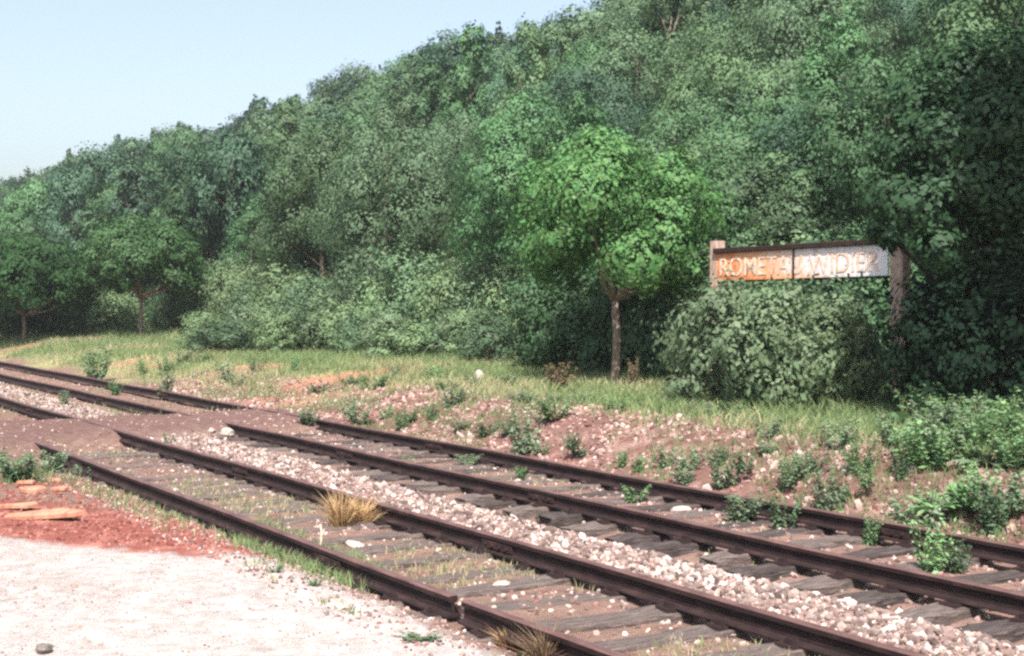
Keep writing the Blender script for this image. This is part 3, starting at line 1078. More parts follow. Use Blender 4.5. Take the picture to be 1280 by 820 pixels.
def big_tree(px, depth, label, spec, mat, seed, nleaf, leaf):
    x, y = at_depth(px, depth)
    u, v = xy_uv(x, y)
    z = gz(u, v)
    r = random.Random(seed)
    root = empty('broadleaf_tree', (x, y, z))
    tag(root, label, 'tree')
    link('crown', crown_mesh(seed, spec, nleaf, leaf, mat, sub=18, shell=(.7, 1.06), droop=.6), None, root)
    paths = [limb(r, (0, 0, -.3), (.05, 0, 3.6), .17, .09, 7, .03)]
    for i in range(12):
        l = spec[(i * 5) % len(spec)]
        paths.append(limb(r, (0, 0, max(.9, l[2] - 1.2)), l[:3], .06, .012, 5, .1))
    link('trunk', mesh_py('trunk', *tubes(paths, 8), True), M_BARKD, root)
    return root

def px_lobes(px0, depth, pts):
    """lobes given by where the picture shows them, each at its own depth from the trunk"""
    x0, y0 = at_depth(px0, depth)
    u, v = xy_uv(x0, y0); zg = gz(u, v)
    out = []
    for (px, py, dd, rp) in pts:
        y = depth + dd
        x = (px - 640) / (F * 1280) * y
        z = CAM_H + (370 - py) / (F * 1280) * y
        s = rp / (F * 1280) * y
        out.append((x - x0, dd, z - zg, s, s * .82))
    return out

rt = [(1150, 130, .2, 42), (1200, 90, 0, 48), (1255, 80, .3, 50), (1305, 110, .3, 55), (1350, 160, .2, 60), (1125, 190, -.2, 40), (1175, 175, -.7, 48), (1235, 150, -.8, 52),
      (1115, 245, -.3, 38), (1150, 260, -.9, 44), (1105, 290, -.4, 22), (1120, 294, -.8, 22), (1172, 312, -1.1, 32), (1195, 230, -.6, 48), (1250, 240, -.4, 55), (1310, 220, -.5, 60), (1360, 260, 0, 60),
      (1215, 320, .1, 50), (1270, 330, .2, 55), (1330, 330, .2, 60), (1200, 382, -.2, 38), (1235, 400, .4, 45), (1290, 410, .3, 50), (1178, 372, .4, 34),
      (1180, 110, .9, 50), (1240, 130, 1.1, 60), (1160, 200, .9, 50), (1290, 180, 1.2, 60), (1220, 260, 1.2, 60), (1160, 290, .8, 40)]
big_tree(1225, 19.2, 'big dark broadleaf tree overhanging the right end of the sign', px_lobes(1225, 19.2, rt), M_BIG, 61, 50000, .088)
# unseen tree added beyond the right edge, crown shaped to shade the big one
shade_lobes = dome_lobes(71, 40, 2.1, 8.0, 1.7, 1.05, .4)
big_tree(1640, 14.2, 'unseen high-crowned broadleaf tree added to shade the big dark tree from the right', shade_lobes, M_BIG, 72, 42000, .16)

# ------------------------------------------------------------------ station sign
def beam(x0, x1, y0, y1, z0, z1, bev=.008):
    V = []
    b = bev
    prof = [(y0 + b, z0), (y1 - b, z0), (y1, z0 + b), (y1, z1 - b), (y1 - b, z1), (y0 + b, z1), (y0, z1 - b), (y0, z0 + b)]
    V = [(x0, y, z) for y, z in prof] + [(x1, y, z) for y, z in prof]
    k = 8
    Fc = [(j, (j + 1) % k, (j + 1) % k + k, j + k) for j in range(k)]
    Fc += [tuple(range(k))[::-1], tuple(range(k, 2 * k))]
    return V, [f[::-1] for f in Fc]

def join(parts):
    V, Fc = [], []
    for v, f in parts:
        o = len(V)
        V += v; Fc += [tuple(i + o for i in q) for q in f]
    return V, Fc

def sign_material():
    m, t = new_mat('faded_enamel_board')
    tc = N(t, 'ShaderNodeTexCoord')
    sx = N(t, 'ShaderNodeSeparateXYZ')
    t.links.new(tc.outputs['Object'], sx.inputs[0])
    n1 = N(t, 'ShaderNodeTexNoise'); n1.inputs['Scale'].default_value = 3.4; n1.inputs['Detail'].default_value = 9; n1.inputs['Roughness'].default_value = .7
    mp = N(t, 'ShaderNodeMapping'); mp.inputs['Scale'].default_value = (1.6, 1, 1.0)
    t.links.new(tc.outputs['Object'], mp.inputs[0]); t.links.new(mp.outputs[0], n1.inputs['Vector'])
    # rust everywhere on the left third, white enamel to the right, streaks along the bottom
    a = N(t, 'ShaderNodeMath', operation='MULTIPLY_ADD'); a.inputs[1].default_value = -.20; a.inputs[2].default_value = .0
    t.links.new(sx.outputs[0], a.inputs[0])
    b = N(t, 'ShaderNodeMath', operation='ADD')
    t.links.new(a.outputs[0], b.inputs[0]); t.links.new(n1.outputs[0], b.inputs[1])
    zb = N(t, 'ShaderNodeMapRange'); zb.inputs['From Min'].default_value = 2.30; zb.inputs['From Max'].default_value = 2.44
    zb.inputs['To Min'].default_value = .20; zb.inputs['To Max'].default_value = 0
    t.links.new(sx.outputs[2], zb.inputs['Value'])
    c = N(t, 'ShaderNodeMath', operation='ADD')
    t.links.new(b.outputs[0], c.inputs[0]); t.links.new(zb.outputs[0], c.inputs[1])
    r = ramp(t, [(.36, (.74, .70, .71)), (.52, (.68, .56, .51)), (.63, (.72, .43, .28)), (.80, (.72, .30, .13)), (.95, (.52, .17, .08))])
    t.links.new(c.outputs[0], r.inputs[0])
    n2 = N(t, 'ShaderNodeTexNoise'); n2.inputs['Scale'].default_value = 16; n2.inputs['Detail'].default_value = 5
    t.links.new(tc.outputs['Object'], n2.inputs['Vector'])
    r2 = ramp(t, [(.60, (0, 0, 0)), (.69, (1, 1, 1))])
    t.links.new(n2.outputs[0], r2.inputs[0])
    mx = N(t, 'ShaderNodeMixRGB'); mx.inputs[2].default_value = (.28, .13, .10, 1)
    t.links.new(r2.outputs[0], mx.inputs[0]); t.links.new(r.outputs[0], mx.inputs[1])
    p = N(t, 'ShaderNodeBsdfPrincipled'); p.inputs['Roughness'].default_value = .6
    t.links.new(mx.outputs[0], p.inputs['Base Color'])
    o = N(t, 'ShaderNodeOutputMaterial'); t.links.new(p.outputs[0], o.inputs[0])
    return m

M_BOARD = sign_material()
M_LETTER = rough_mat('worn_white_enamel', [(.43, (.66, .40, .27)), (.54, (.74, .58, .47)), (.68, (.80, .75, .71))], 9, .1, .6, (1, 1, 1))
SU = 16.0
def v_at(px, u):
    k = (px - 640) / (F * 1280)
    y = u / (k * CT + ST)
    return xy_uv(k * y, y)[1]
vL, vR = v_at(891, SU), v_at(1119, SU)
vm = (vL + vR) / 2
half = (vL - vR) / 2
sx_, sy_ = uv_xy(SU, vm)
zg = gz(SU, vm)
sign = empty('station_sign', (sx_, sy_, 0), TH - math.pi / 2)
tag(sign, 'long rusty white station name board on two concrete posts above the bushes', 'sign')
for s in (-1, 1):
    w_ = .105 if s < 0 else .125
    V1, F1 = beam(0, 1, 0, 1, 0, 1)
    bx = [(s * half + x, y, z) for (x, y, z) in []]
    Vp, Fp = [], []
    zs = np.linspace(-.2, 2.98, 9)
    for i, zz in enumerate(zs):
        kx = w_ * (1 - .03 * i / 8)
        for (a, b) in ((-1, -.8), (-.8, -1), (.8, -1), (1, -.8), (1, .8), (.8, 1), (-.8, 1), (-1, .8)):
            Vp.append((s * half + a * kx + rnd.uniform(-.004, .004), b * .10 + .10 + rnd.uniform(-.004, .004), zz))
    for i in range(8):
        for j in range(8):
            a, b = i * 8 + j, i * 8 + (j + 1) % 8
            Fp.append((a, b, b + 8, a + 8))
    Fp.append(tuple(range(64, 72)))
    link('post', mesh_py('post', Vp, Fp), M_CONC, sign)
xl, xr = -half + .12, half - .13
board_parts = []
seams = [xl, xl + (xr - xl) * .49, xl + (xr - xl) * .605, xl + (xr - xl) * .735, xl + (xr - xl) * .87, xr]
for a, b in zip(seams[:-1], seams[1:]):
    board_parts.append(beam(a + .006, b - .006, .0 + rnd.uniform(0, .006), .035, 2.30 + rnd.uniform(-.004, .004), 2.775, .004))
V1, F1 = join(board_parts)
TILT = .010
link('board', mesh_py('board', V1, F1), M_BOARD, sign)
M_BEAM = rough_mat('dark_rusty_beam', [(.3, (.016, .010, .010)), (.6, (.04, .022, .02)), (.8, (.09, .05, .04))], 8, .4, .85)
V1, F1 = beam(xl - .03, xr + .03, -.055, .07, 2.776, 2.862, .008)
link('top_beam', mesh_py('top_beam', V1, F1), M_BEAM, sign)
V1, F1 = beam(xl - .02, xr + .02, .04, .075, 2.27, 2.298, .005)
link('bottom_rail', mesh_py('bottom_rail', V1, F1), M_BEAM, sign)
for fx in (.49, .605, .735, .80, .87, .36):
    xx = xl + (xr - xl) * fx
    tall = fx in (.49,)
    V1, F1 = beam(xx - .012, xx + .012, -.03, -.008, 2.285, 2.775 if tall else 2.285 + rnd.uniform(.05, .09), .003)
    link('strap', mesh_py('strap', V1, F1), M_BEAM, sign)
for ch in sign.children:
    if ch.name.split('.')[0] != 'post':
        ch.rotation_euler = (0, -TILT, 0)
        ch.location = (0, 0, .0)

def lettering(txt, x0, x1, zlo, zhi):
    cu = bpy.data.curves.new('lettering', 'FONT')
    cu.body = txt
    cu.size = 1.0
    cu.offset = .004
    cu.extrude = .002
    tmp = bpy.data.objects.new('lettering', cu)
    C.objects.link(tmp)
    bpy.context.view_layer.update()
    me = bpy.data.meshes.new_from_object(tmp.evaluated_get(bpy.context.evaluated_depsgraph_get()))
    bpy.data.objects.remove(tmp)
    co = np.empty(len(me.vertices) * 3); me.vertices.foreach_get('co', co); co = co.reshape(-1, 3)
    mn, mx = co.min(0), co.max(0)
    nx = x0 + (co[:, 0] - mn[0]) / (mx[0] - mn[0]) * (x1 - x0)
    nz = zlo + (co[:, 1] - mn[1]) / (mx[1] - mn[1]) * (zhi - zlo)
    ny = -.004 - (co[:, 2] > 0) * .004
    me.vertices.foreach_set('co', np.stack([nx, ny, nz], -1).ravel())
    me.update()
    me.materials.clear()
    lo = link('lettering', me, M_LETTER, sign)
    lo.rotation_euler = (0, -TILT, 0)
    return lo
lettering('ROMETAU WIDIER', xl + .10, xr - .16, 2.375, 2.70)

# ------------------------------------------------------------------ grass
def blades(u, v, h, col, wid=.012, lean=.45, seg=2):
    n = len(u)
    x, y = uv_xy(u, v)
    z = ground_z(u, v) - .01
    a = R.uniform(0, math.tau, n)
    b = R.uniform(0, math.tau, n)
    ln = R.uniform(.1, lean, n) * h
    P0 = np.stack([x, y, z], -1)
    wv = np.stack([np.cos(a), np.sin(a), np.zeros(n)], -1) * (wid * R.uniform(.6, 1.4, n))[:, None]
    dv = np.stack([np.cos(b), np.sin(b), np.zeros(n)], -1)
    P1 = P0 + dv * (ln * .35)[:, None] + np.array([0, 0, 1]) * (h * .6)[:, None]
    P2 = P0 + dv * ln[:, None] + np.array([0, 0, 1]) * h[:, None]
    Vv = np.stack([P0 - wv, P0 + wv, P1 + wv * .7, P1 - wv * .7, P2], 1).reshape(-1, 3)
    i = np.arange(n)[:, None] * 5
    Ff = np.concatenate([i + np.array([[0, 1, 2]]), i + np.array([[0, 2, 3]]), i + np.array([[3, 2, 4]])], 0)
    return Vv, Ff, np.repeat(col, 5, axis=0)

def mixpal(n, pal, wgt, jit=.2):
    pal = np.array(pal); wgt = np.array(wgt, float); wgt /= wgt.sum()
    return np.clip(pal[R.choice(len(pal), n, p=wgt)] * (1 + R.uniform(-jit, jit, (n, 1))), .01, .8)
GREENS = [(.16, .235, .10), (.23, .28, .14), (.12, .19, .08)]
DRY = [(.38, .34, .20), (.46, .40, .27), (.30, .30, .17)]
gs = []
# turf of the shelf
n = 150000
u = R.uniform(10.6, 21.5, n); v = 8 + 62 * R.uniform(0, 1, n) ** 1.25
x, y = uv_xy(u, v)
dens = np.maximum(sstep(11.0, 12.8, u + (fbm(u * .8, v * .8, 60) - .5) * 1.6), sstep(10.2, 12, u) * sstep(20, 34, v))
pk = np.exp(-((v - 27.0 - (u - 11) * .35) / 1.2) ** 2) * sstep(10, 11, u) * sstep(17, 14, u)
dens = dens * (.6 + 1.1 * fbm(u * .7, v * .7, 110)) * (1 - pk * .85) * (1 - .8 * sstep(.60, .70, fbm(u * .5, v * .5, 77)) * sstep(18, 13, u))
keep = (R.uniform(0, 1, n) < dens) & (x / np.maximum(y, 1) > -.45) & (x / np.maximum(y, 1) < .45)
u, v = u[keep], v[keep]
dry = fbm(u * .45, v * .45, 120, 5) + R.uniform(-.12, .12, len(u)) + .15 * sstep(16, 12, u) - .07
col = np.where((dry > .61)[:, None], mixpal(len(u), DRY, (2, 1, 2)), mixpal(len(u), GREENS, (2, 3, 1)))
h = R.uniform(.05, .22, len(u)) * (.7 + .8 * fbm(u * .6, v * .6, 130)) * (1 + 2.2 * np.maximum(sstep(16.5, 19, u), sstep(13.5, 16.5, u) * sstep(38, 50, v)) * fbm(u * .8, v * .8, 131))
gs.append(blades(u, v, h, col, .009, 1.3))
# sparse grass between the rails and beside the gravel
for (nn, a, b, c, d, pal, hh, thr) in ((7000, 4.75, 6.05, 4.2, 20, 'dry', .08, .57), (4200, 4.0, 4.6, 4.5, 20, 'mix', .08, .57), (2500, 7.9, 9.5, 5, 22, 'mix', .08, .58), (3500, 3.2, 9.9, 24, 44, 'mix', .12, .5), (9000, 1.2, 4.4, 16.3, 30, 'green', .13, .45), (26000, 9.8, 12.0, 5, 34, 'green', .13, .50)):
    u, v = scatter_uv(nn, a, b, c, d, 1.2)
    keep = (fbm(u * .9, v * .9, 140) + R.uniform(-.05, .05, nn) > thr)
    u, v = u[keep], v[keep]
    col = mixpal(len(u), DRY + GREENS, (3, 2, 3, 1, 2, 0) if pal == 'dry' else (1, 1, 1, 2, 2, 1) if pal == 'mix' else (0, 0, 1, 2, 2, 3))
    gs.append(blades(u, v, R.uniform(.4, 1.2, len(u)) * hh, col, .006, .8))
# green verge along the gravel edge by the near rail
pts = []
for _ in range(5200):
    t = rnd.random()
    px = 305 + 150 * t + rnd.gauss(0, 12)
    py = 662 + 52 * t + rnd.gauss(0, 9)
    pts.append((px, py))
us, vs_ = [], []
for (px, py) in pts:
    yy = (CAM_H + .11) * F * 1280 / (py - 370)
    uu, vv_ = xy_uv((px - 640) / (F * 1280) * yy, yy)
    us.append(uu); vs_.append(vv_)
us, vs_ = np.array(us), np.array(vs_)
gs.append(blades(us, vs_, R.uniform(.04, .13, len(us)), mixpal(len(us), GREENS + DRY[2:], (4, 4, 1, 1)), .006, .9))
o = link('grass', mesh_np('grass', *merge_sets(gs)), M_GRASS)
tag(o, 'patchy green and dried grass on the shelf, verge and between the rails', kind='stuff')

# ------------------------------------------------------------------ single weeds, each a plant of its own
def weed_proto(seed, kind):
    """a plant about 1 m tall: leafy stems, or broad basal leaves"""
    r = random.Random(seed)
    rg = np.random.default_rng(seed)
    paths, P, Nn, sz = [], [], [], []
    if kind == 'leafy':
        for i in range(13):
            a = r.uniform(0, math.tau); rad = r.uniform(.02, .16)
            top = Vector((math.cos(a) * (rad + r.uniform(.05, .38)), math.sin(a) * (rad + r.uniform(.05, .38)), r.uniform(.45, 1.0)))
            pth = limb(r, (math.cos(a) * rad, math.sin(a) * rad, -.04), top, .011, .004, 6, .08)
            paths.append(pth)
            for q in range(44):
                t = r.uniform(.12, 1.03)
                i0 = min(4, int(t * 5)); f = t * 5 - i0
                p = pth[i0][0].lerp(pth[i0 + 1][0], f)
                d = Vector((r.gauss(0, 1), r.gauss(0, 1), r.gauss(0, .4))).normalized()
                p = p + d * r.uniform(.03, .10)
                P.append(p); Nn.append(Vector((d.x * .5, d.y * .5, .8)) + Vector((r.gauss(0, .4), r.gauss(0, .4), 0))); sz.append(r.uniform(.06, .15) * (1.25 - .5 * t))
        Vv, Ff = leaf_cards(np.array([tuple(p) for p in P]), np.array([tuple(p) for p in Nn]), np.array(sz), .5, .35, rg=rg)
    else:
        Vv, Ff = [], []
        for i in range(26):
            a = r.uniform(0, math.tau); L = r.uniform(.45, 1.0); el = r.uniform(.35, 1.25)
            d = Vector((math.cos(a), math.sin(a), 0)); side = Vector((-math.sin(a), math.cos(a), 0))
            b = len(Vv); wd = L * r.uniform(.09, .15)
            for t, ww in ((0, .12), (.25, .3), (.5, .9), (.75, .95), (1.0, .12)):
                c = d * (L * math.cos(el) * t + .03) + Vector((0, 0, L * (math.sin(el) * t - .45 * t * t) - .02))
                for s in (-1, 0, 1):
                    Vv.append(tuple(c + side * s * wd * ww + Vector((0, 0, abs(s) * wd * .35 * ww + r.uniform(-.01, .01)))))
            for k in range(4):
                for s in range(2):
                    q = b + k * 3 + s
                    Ff.append((q, q + 1, q + 4)); Ff.append((q, q + 4, q + 3))
        Vv, Ff = np.array(Vv), np.array(Ff)
        paths = [limb(r, (r.uniform(-.1, .1), r.uniform(-.1, .1), -.03), (r.uniform(-.25, .25), r.uniform(-.25, .25), r.uniform(.6, .95)), .012, .005, 5, .05) for _ in range(5)]
    lm = mesh_np('leaves', Vv, Ff)
    sm = mesh_py('stem', *tubes(paths, 5), True)
    return lm, sm

def tuft_proto(seed, n, wid, lean):
    rg = np.random.default_rng(seed)
    a = rg.uniform(0, math.tau, n); rad = rg.uniform(0, .16, n)
    P0 = np.stack([np.cos(a) * rad, np.sin(a) * rad, np.full(n, -.03)], -1)
    h = rg.uniform(.4, 1.0, n); ln = rg.uniform(.05, lean, n)
    b = a + rg.normal(0, .6, n)
    dv = np.stack([np.cos(b), np.sin(b), np.zeros(n)], -1)
    c = rg.uniform(0, math.tau, n)
    wv = np.stack([np.cos(c), np.sin(c), np.zeros(n)], -1) * wid
    P1 = P0 + dv * (ln * .35)[:, None] + np.array([0, 0, 1]) * (h * .6)[:, None]
    P2 = P0 + dv * ln[:, None] + np.array([0, 0, 1]) * h[:, None]
    Vv = np.stack([P0 - wv, P0 + wv, P1 + wv * .8, P1 - wv * .8, P2], 1).reshape(-1, 3)
    i = np.arange(n)[:, None] * 5
    Ff = np.concatenate([i + np.array([[0, 1, 2]]), i + np.array([[0, 2, 3]]), i + np.array([[3, 2, 4]])], 0)
    return mesh_np('tuft', Vv, Ff)

WEED = {'leafy': [weed_proto(500 + k, 'leafy') for k in range(4)], 'broad': [weed_proto(520 + k, 'broad') for k in range(3)]}
for kk in WEED:
    for lm, sm in WEED[kk]: sm.materials.append(M_STEM)
TUFT = [tuft_proto(540 + k, 190, .012, .75) for k in range(3)]
WM = {
    'fresh': leaf_mat('weed_fresh_green', (.150, .265, .115), .25, .02, .35, .03),
    'grey': leaf_mat('weed_grey_green', (.170, .235, .140), .25, .02, .35, .03),
    'dark': leaf_mat('weed_dark_green', (.100, .170, .090), .25, .02, .35, .03),
    'dry': leaf_mat('weed_straw', (.50, .33, .17), .3, .02, .3, .02),
    'brown': leaf_mat('weed_dead_brown', (.17, .115, .07), .35, .02, .2, .02),
}
WC = {}
def weed(px, py, hpx, wpx, kind, col, label, k=0, name='weed', group='weeds along the tracks'):
    u, v, z, y = ground_at(px, py)
    x, yy = uv_xy(u, v)
    s = y / (F * 1280)
    h, wd = hpx * s, wpx * s
    if kind == 'tuft':
        key = ('tuft', k % 3, col)
        if key not in WC:
            m = TUFT[k % 3].copy(); m.materials.clear(); m.materials.append(WM[col]); WC[key] = m
        o = link(name, WC[key], None)
        o.location = (x, yy, z); o.rotation_euler = (0, 0, rnd.uniform(0, 6.28)); o.scale = (wd / .95, wd / .95, h)
        tag(o, label, 'plant', group)
        return o
    lm, sm = WEED[kind][k % len(WEED[kind])]
    key = (kind, k % len(WEED[kind]), col)
    if key not in WC:
        m = lm.copy(); m.materials.clear(); m.materials.append(WM[col]); WC[key] = m
    wide = .95 if kind == 'leafy' else 1.35
    root = empty(name, (x, yy, z), rnd.uniform(0, 6.28), (wd / wide, wd / wide, h))
    tag(root, label, 'plant', group)
    link('leaves', WC[key], None, root)
    link('stem', sm, None, root)
    return root

W = [
 (205, 500, 40, 34, 'leafy', 'grey', 'grey-green weed on the far rail near the left, tallest there'),
 (120, 478, 48, 46, 'leafy', 'dark', 'darker bushy weed beyond the far rail at the left'),
 (80, 506, 20, 22, 'leafy', 'grey', 'small weed on the ballast between the rails at far left'),
 (145, 494, 22, 24, 'leafy', 'fresh', 'small fresh weed on the far track left of the tall weed'),
 (285, 478, 30, 34, 'leafy', 'grey', 'weed on the turf behind the buried far rail'),
 (448, 530, 32, 48, 'leafy', 'grey', 'low wide weed behind the far rail just past the dirt crossing'),
 (502, 538, 32, 28, 'leafy', 'fresh', 'upright fresh weed right of the low wide one behind the far rail'),
 (385, 530, 22, 42, 'leafy', 'grey', 'flat weed where the far rail comes out of the dirt'),
 (210, 558, 20, 16, 'leafy', 'grey', 'little weed standing by the second rail near the dirt crossing'),
 (510, 594, 28, 24, 'leafy', 'fresh', 'weed on the ballast side of the third rail'),
 (585, 582, 16, 38, 'leafy', 'grey', 'flat grey-green weed lying between the rails of the far track'),
 (650, 600, 20, 26, 'leafy', 'fresh', 'small weed between the far rails below the bank'),
 (792, 628, 24, 42, 'leafy', 'fresh', 'fresh low weed between the far rails in mid track'),
 (820, 668, 26, 22, 'leafy', 'grey', 'weed at the ballast edge of the third rail'),
 (655, 566, 66, 58, 'leafy', 'grey', 'tall grey-green weed growing down the stony bank'),
 (565, 512, 30, 44, 'leafy', 'grey', 'weed on the turf edge above the bank, left of the tall one'),
 (690, 520, 28, 60, 'leafy', 'fresh', 'fresh weed on the turf in front of the middle tree'),
 (855, 605, 30, 40, 'leafy', 'grey', 'weed at the foot of the bank straight below the left sign post'),
 (905, 610, 50, 52, 'leafy', 'grey', 'bushy weed on the bank just behind the wide sprawling weed'),
 (925, 652, 40, 74, 'leafy', 'grey', 'wide weed sprawling over the far rail'),
 (978, 662, 48, 52, 'leafy', 'dark', 'dark weed hiding the far rail'),
 (985, 600, 40, 40, 'leafy', 'grey', 'weed halfway up the bank under the sign'),
 (1035, 640, 64, 62, 'leafy', 'grey', 'tall weed behind the far rail on the bank'),
 (1087, 682, 42, 34, 'leafy', 'fresh', 'upright fresh weed against the far rail'),
 (1140, 672, 58, 84, 'leafy', 'grey', 'broad bushy weed behind the far rail at the right'),
 (1165, 716, 72, 62, 'leafy', 'fresh', 'tallest weed between the far rails at the right'),
 (1197, 716, 44, 48, 'leafy', 'dark', 'dark weed right beside the tallest one between the far rails'),
 (1240, 668, 74, 66, 'leafy', 'dark', 'dark weed on the bank at the right edge'),
 (960, 548, 30, 44, 'leafy', 'grey', 'weed at the lip of the bank under the sign'),
 (1075, 590, 44, 56, 'leafy', 'fresh', 'weed on the bank lip left of the broad-leaved patch'),
 (1050, 560, 40, 60, 'leafy', 'grey', 'weed on the turf below the right end of the sign'),
 (1005, 585, 30, 40, 'leafy', 'grey', 'small weed low on the bank below the sign'),
 (345, 716, 10, 20, 'leafy', 'dark', 'small dark weed on the white gravel'),
 (393, 732, 10, 24, 'leafy', 'fresh', 'small fresh weed on the white gravel edge'),
 (525, 800, 9, 60, 'leafy', 'grey', 'flat weed on the white gravel at the bottom'),
 (20, 602, 44, 84, 'leafy', 'dark', 'dark clump of weeds beside the broken tiles'),
 (62, 590, 28, 60, 'leafy', 'grey', 'grey-green clump behind the broken tiles'),
 (110, 598, 18, 46, 'leafy', 'grey', 'small clump right of the broken tiles'),
 (700, 488, 38, 56, 'leafy', 'brown', 'brownish dead weed left of the middle tree trunk'),
 (792, 488, 44, 26, 'leafy', 'brown', 'brown dead stalk right of the middle tree trunk'),
]
for i, q in enumerate(W):
    weed(*q, k=i)
small = []
for i in range(26):                                     # on the stony bank
    t = (i + rnd.uniform(.1, .9)) / 26
    px = 430 + t * 840
    top, bot = 512 + (px - 430) * .105, 528 + (px - 430) * .165
    small.append((px, rnd.uniform(top, bot), rnd.uniform(16, 30) * (.8 + .5 * t), rnd.uniform(24, 44) * (.8 + .5 * t), 'on the stony bank'))
for i in range(24):                                     # along the turf
    t = (i + rnd.uniform(.1, .9)) / 24
    px = 150 + t * 800
    small.append((px, rnd.uniform(446 + t * 38, 476 + t * 52), rnd.uniform(12, 24), rnd.uniform(22, 46), 'on the turf shelf'))
for where in ('on the stony bank', 'on the turf shelf'):
    for col in ('grey', 'fresh', 'dark'):
        pass
    q = [z_ for z_ in small if z_[4] == where]
    byc = {}
    for z_ in q:
        byc.setdefault(rnd.choice(('grey', 'grey', 'fresh', 'fresh', 'dark')), []).append(z_)
    for col, zs_ in byc.items():
        for k_, (px, py, h_, w_, _) in enumerate(zs_):
            nm = {'grey': 'grey-green', 'fresh': 'fresh green', 'dark': 'dark green'}[col]
            weed(px, py, h_, w_, 'leafy', col, f'small {nm} weed {where}, {ORD[k_]} small one of that green from left', k_, group='small weeds ' + where)
# broad-leaved patch at the right below the big tree
bl = []
for row, (py0, n_) in enumerate(((535, 7), (556, 8), (582, 8), (612, 5))):
    for k_ in range(n_):
        px = 1105 + row * 12 + (k_ + rnd.uniform(.2, .8)) * (200 - row * 8) / n_
        bl.append((px, py0 + rnd.uniform(-8, 10), rnd.uniform(42, 66), rnd.uniform(64, 96)))
bl.sort()
for i, (px, py, h, wd) in enumerate(bl):
    weed(px, py, h, wd, 'broad' if i % 5 == 1 else 'leafy', 'fresh' if i % 4 else 'grey', f'{"broad-leaved" if i % 5 == 1 else "small-leaved"} {"fresh green" if i % 4 else "grey-green"} plant below the big tree, {i + 1} plants in from the left', i, 'broad_leaved_plant', 'broad-leaved plants below the big tree')
# dry tufts
weed(425, 658, 50, 62, 'tuft', 'dry', 'straw-coloured dry grass tuft between the near rails, taller left one', 0, 'dry_grass_tuft', 'dry tufts in the near track')
weed(452, 655, 40, 60, 'tuft', 'dry', 'straw-coloured dry grass tuft right beside the taller one', 1, 'dry_grass_tuft', 'dry tufts in the near track')
weed(682, 832, 62, 80, 'tuft', 'brown', 'brown dead tuft at the gap in the near rail', 2, 'dry_grass_tuft', 'dry tufts in the near track')
weed(640, 812, 30, 60, 'tuft', 'dry', 'small dry tuft left of the brown dead tuft', 0, 'dry_grass_tuft', 'dry tufts in the near track')
weed(865, 765, 26, 26, 'tuft', 'dry', 'thin dry tuft against the second rail', 2, 'dry_grass_tuft', 'dry tufts in the near track')
# pale dead stalk against the near rail
u, v, z, y = ground_at(400, 690)
x, yy = uv_xy(u, v)
st = link('dead_stalk', mesh_py('dead_stalk', *tubes([[((0, 0, -.03), .012), ((.01, 0, .10), .011), ((.015, .01, .17), .010), ((.0, .01, .24), .006)], [((.012, 0, .12), .006), ((.04, 0, .2), .004)]], 6), True), M_DRYSTEM)
st.location = (x, yy, z)
tag(st, 'pale dead stalk sticking up against the near rail', 'stalk')

# ------------------------------------------------------------------ single stones and tiles
def rock_mesh(seed, flat=.6):
    r = random.Random(seed)
    import bmesh
    b = bmesh.new()
    bmesh.ops.create_icosphere(b, subdivisions=2, radius=.5)
    ph = [r.uniform(0, 6.28) for _ in range(6)]
    for v in b.verts:
        k = 1 + .18 * math.sin(v.co.x * 5 + ph[0]) + .16 * math.sin(v.co.y * 6 + ph[1]) + .12 * math.sin(v.co.z * 7 + ph[2]) + r.uniform(-.06, .06)
        v.co = Vector((v.co.x * k, v.co.y * k * .8, v.co.z * k * flat))
    m = bpy.data.meshes.new('rock')
    b.to_mesh(m); b.free()
    return m

def rock(px, py, wpx, mat, label, name='stone', flat=.6, k=0, group=None):
    u, v, z, y = ground_at(px, py)
    x, yy = uv_xy(u, v)
    s = wpx * y / (F * 1280)
    m = rock_mesh(700 + k, flat)
    o = link(name, m, mat)
    o.location = (x, yy, z + s * flat * .22)
    o.scale = (s, s, s)
    o.rotation_euler = (rnd.uniform(-.15, .15), rnd.uniform(-.15, .15), rnd.uniform(0, 6.28))
    tag(o, label, 'stone', group)
    return o

def slab(px, py, wpx, dpx, mat, label, k=0, thick=.035, group='broken tiles'):
    """a broken piece of tile: an uneven flat polygon with thickness"""
    r = random.Random(800 + k)
    u, v, z, y = ground_at(px, py)
    x, yy = uv_xy(u, v)
    s = wpx * y / (F * 1280) / 2
    d = s * dpx
    n = 7
    V, Fc = [], []
    for zz, q in ((0, 1), (thick * .75, 1), (thick, .93)):
        rr = random.Random(900 + k)
        for i in range(n):
            a = i * math.tau / n + rr.uniform(-.25, .25)
            kk = rr.uniform(.8, 1.12) * q
            V.append((s * kk * math.cos(a), d * kk * math.sin(a), zz + .006 * math.sin(a * 2)))
    for l in range(2):
        for i in range(n):
            Fc.append((l * n + i, l * n + (i + 1) % n, (l + 1) * n + (i + 1) % n, (l + 1) * n + i))
    Fc.append(tuple(range(2 * n, 3 * n))); Fc.append(tuple(range(n))[::-1])
    o = link('broken_tile', mesh_py('broken_tile', V, Fc), mat)
    o.location = (x, yy, z + .012)
    o.rotation_euler = (r.uniform(-.12, .12), r.uniform(-.10, .10), r.uniform(-.4, .4))
    tag(o, label, 'tile', group)
    return o

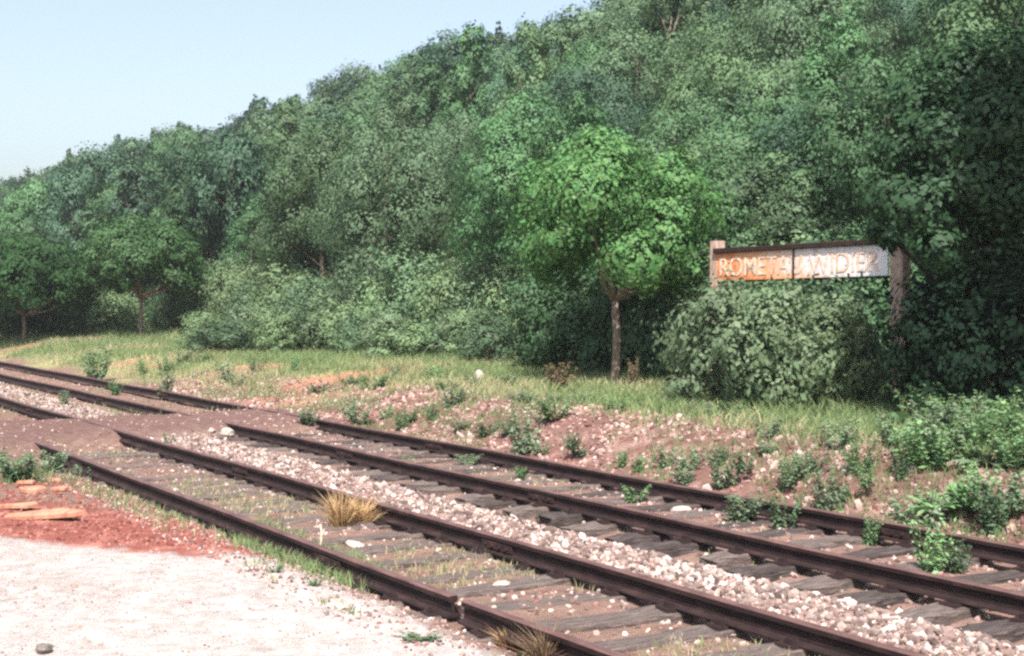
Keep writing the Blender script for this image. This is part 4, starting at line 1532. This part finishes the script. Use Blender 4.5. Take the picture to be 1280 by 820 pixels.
slab(33, 606, 24, .8, M_TILE, 'small orange tile piece behind the larger one on the left', 1)
slab(40, 616, 34, .9, M_TILE, 'largest orange tile piece beside the dark weeds', 2, .05)
slab(68, 603, 18, .8, M_TILE, 'small orange tile piece nearest to the grey-green clump', 3)
slab(74, 614, 22, .7, M_TILE, 'orange tile piece right of the largest one', 4)
slab(142, 606, 24, .8, M_TILE, 'lone orange tile piece lying near the near rail', 5)
slab(50, 648, 118, .30, M_TILE, 'long broken orange slab lying on the edge of the red spoil', 6, .05)
slab(22, 636, 70, .4, M_TILE, 'orange slab partly buried behind the long broken one', 7, .04)
rock(148, 590, 9, M_WSTONE, 'small round white stone at the foot of the near rail', k=1, flat=.9)
rock(55, 816, 24, M_DSTONE, 'dark grey stone on the white gravel at the bottom left', k=2, flat=.9)
rock(628, 738, 34, M_WSTONE, 'pale flat stone between the near rails in mid picture', k=3, flat=.4)
rock(755, 740, 30, M_WSTONE, 'pale flat stone between the near rails, right of the first', k=4, flat=.35)
rock(852, 640, 22, M_WSTONE, 'white stone between the far rails', k=5)
rock(854, 575, 14, M_WSTONE, 'white stone on the bank below the bushes', k=6)
rock(912, 795, 30, M_WSTONE, 'pale stone beside the second rail near the bottom', k=7, flat=.45)
rock(1220, 765, 26, M_WSTONE, 'white stone beside the third rail at the right', k=8, flat=.5)
rock(442, 682, 26, M_WSTONE, 'pale flat stone on a sleeper inside the near rail', k=9, flat=.35)
rock(285, 538, 20, M_WSTONE, 'white stone at the buried end of the third rail', k=10, flat=.5)
rock(265, 540, 13, M_WSTONE, 'smaller white stone left of the one at the third rail', k=11)
rock(598, 476, 13, M_WSTONE, 'whitish upright stone on the turf before the slope', 'marker_stone', 1.4, k=12)
rock(318, 601, 14, M_WSTONE, 'pale stone on the sleepers of the near track', k=13, flat=.5)
rock(216, 590, 8, M_WSTONE, 'tiny white stone inside the near track on the left', k=14)
rock(430, 760, 36, M_WSTONE, 'pale flat stone lying on the white gravel', k=15, flat=.3)
rock(635, 775, 12, M_WSTONE, 'small whitish stone at the foot of the near rail by its gap', k=16, flat=.9)
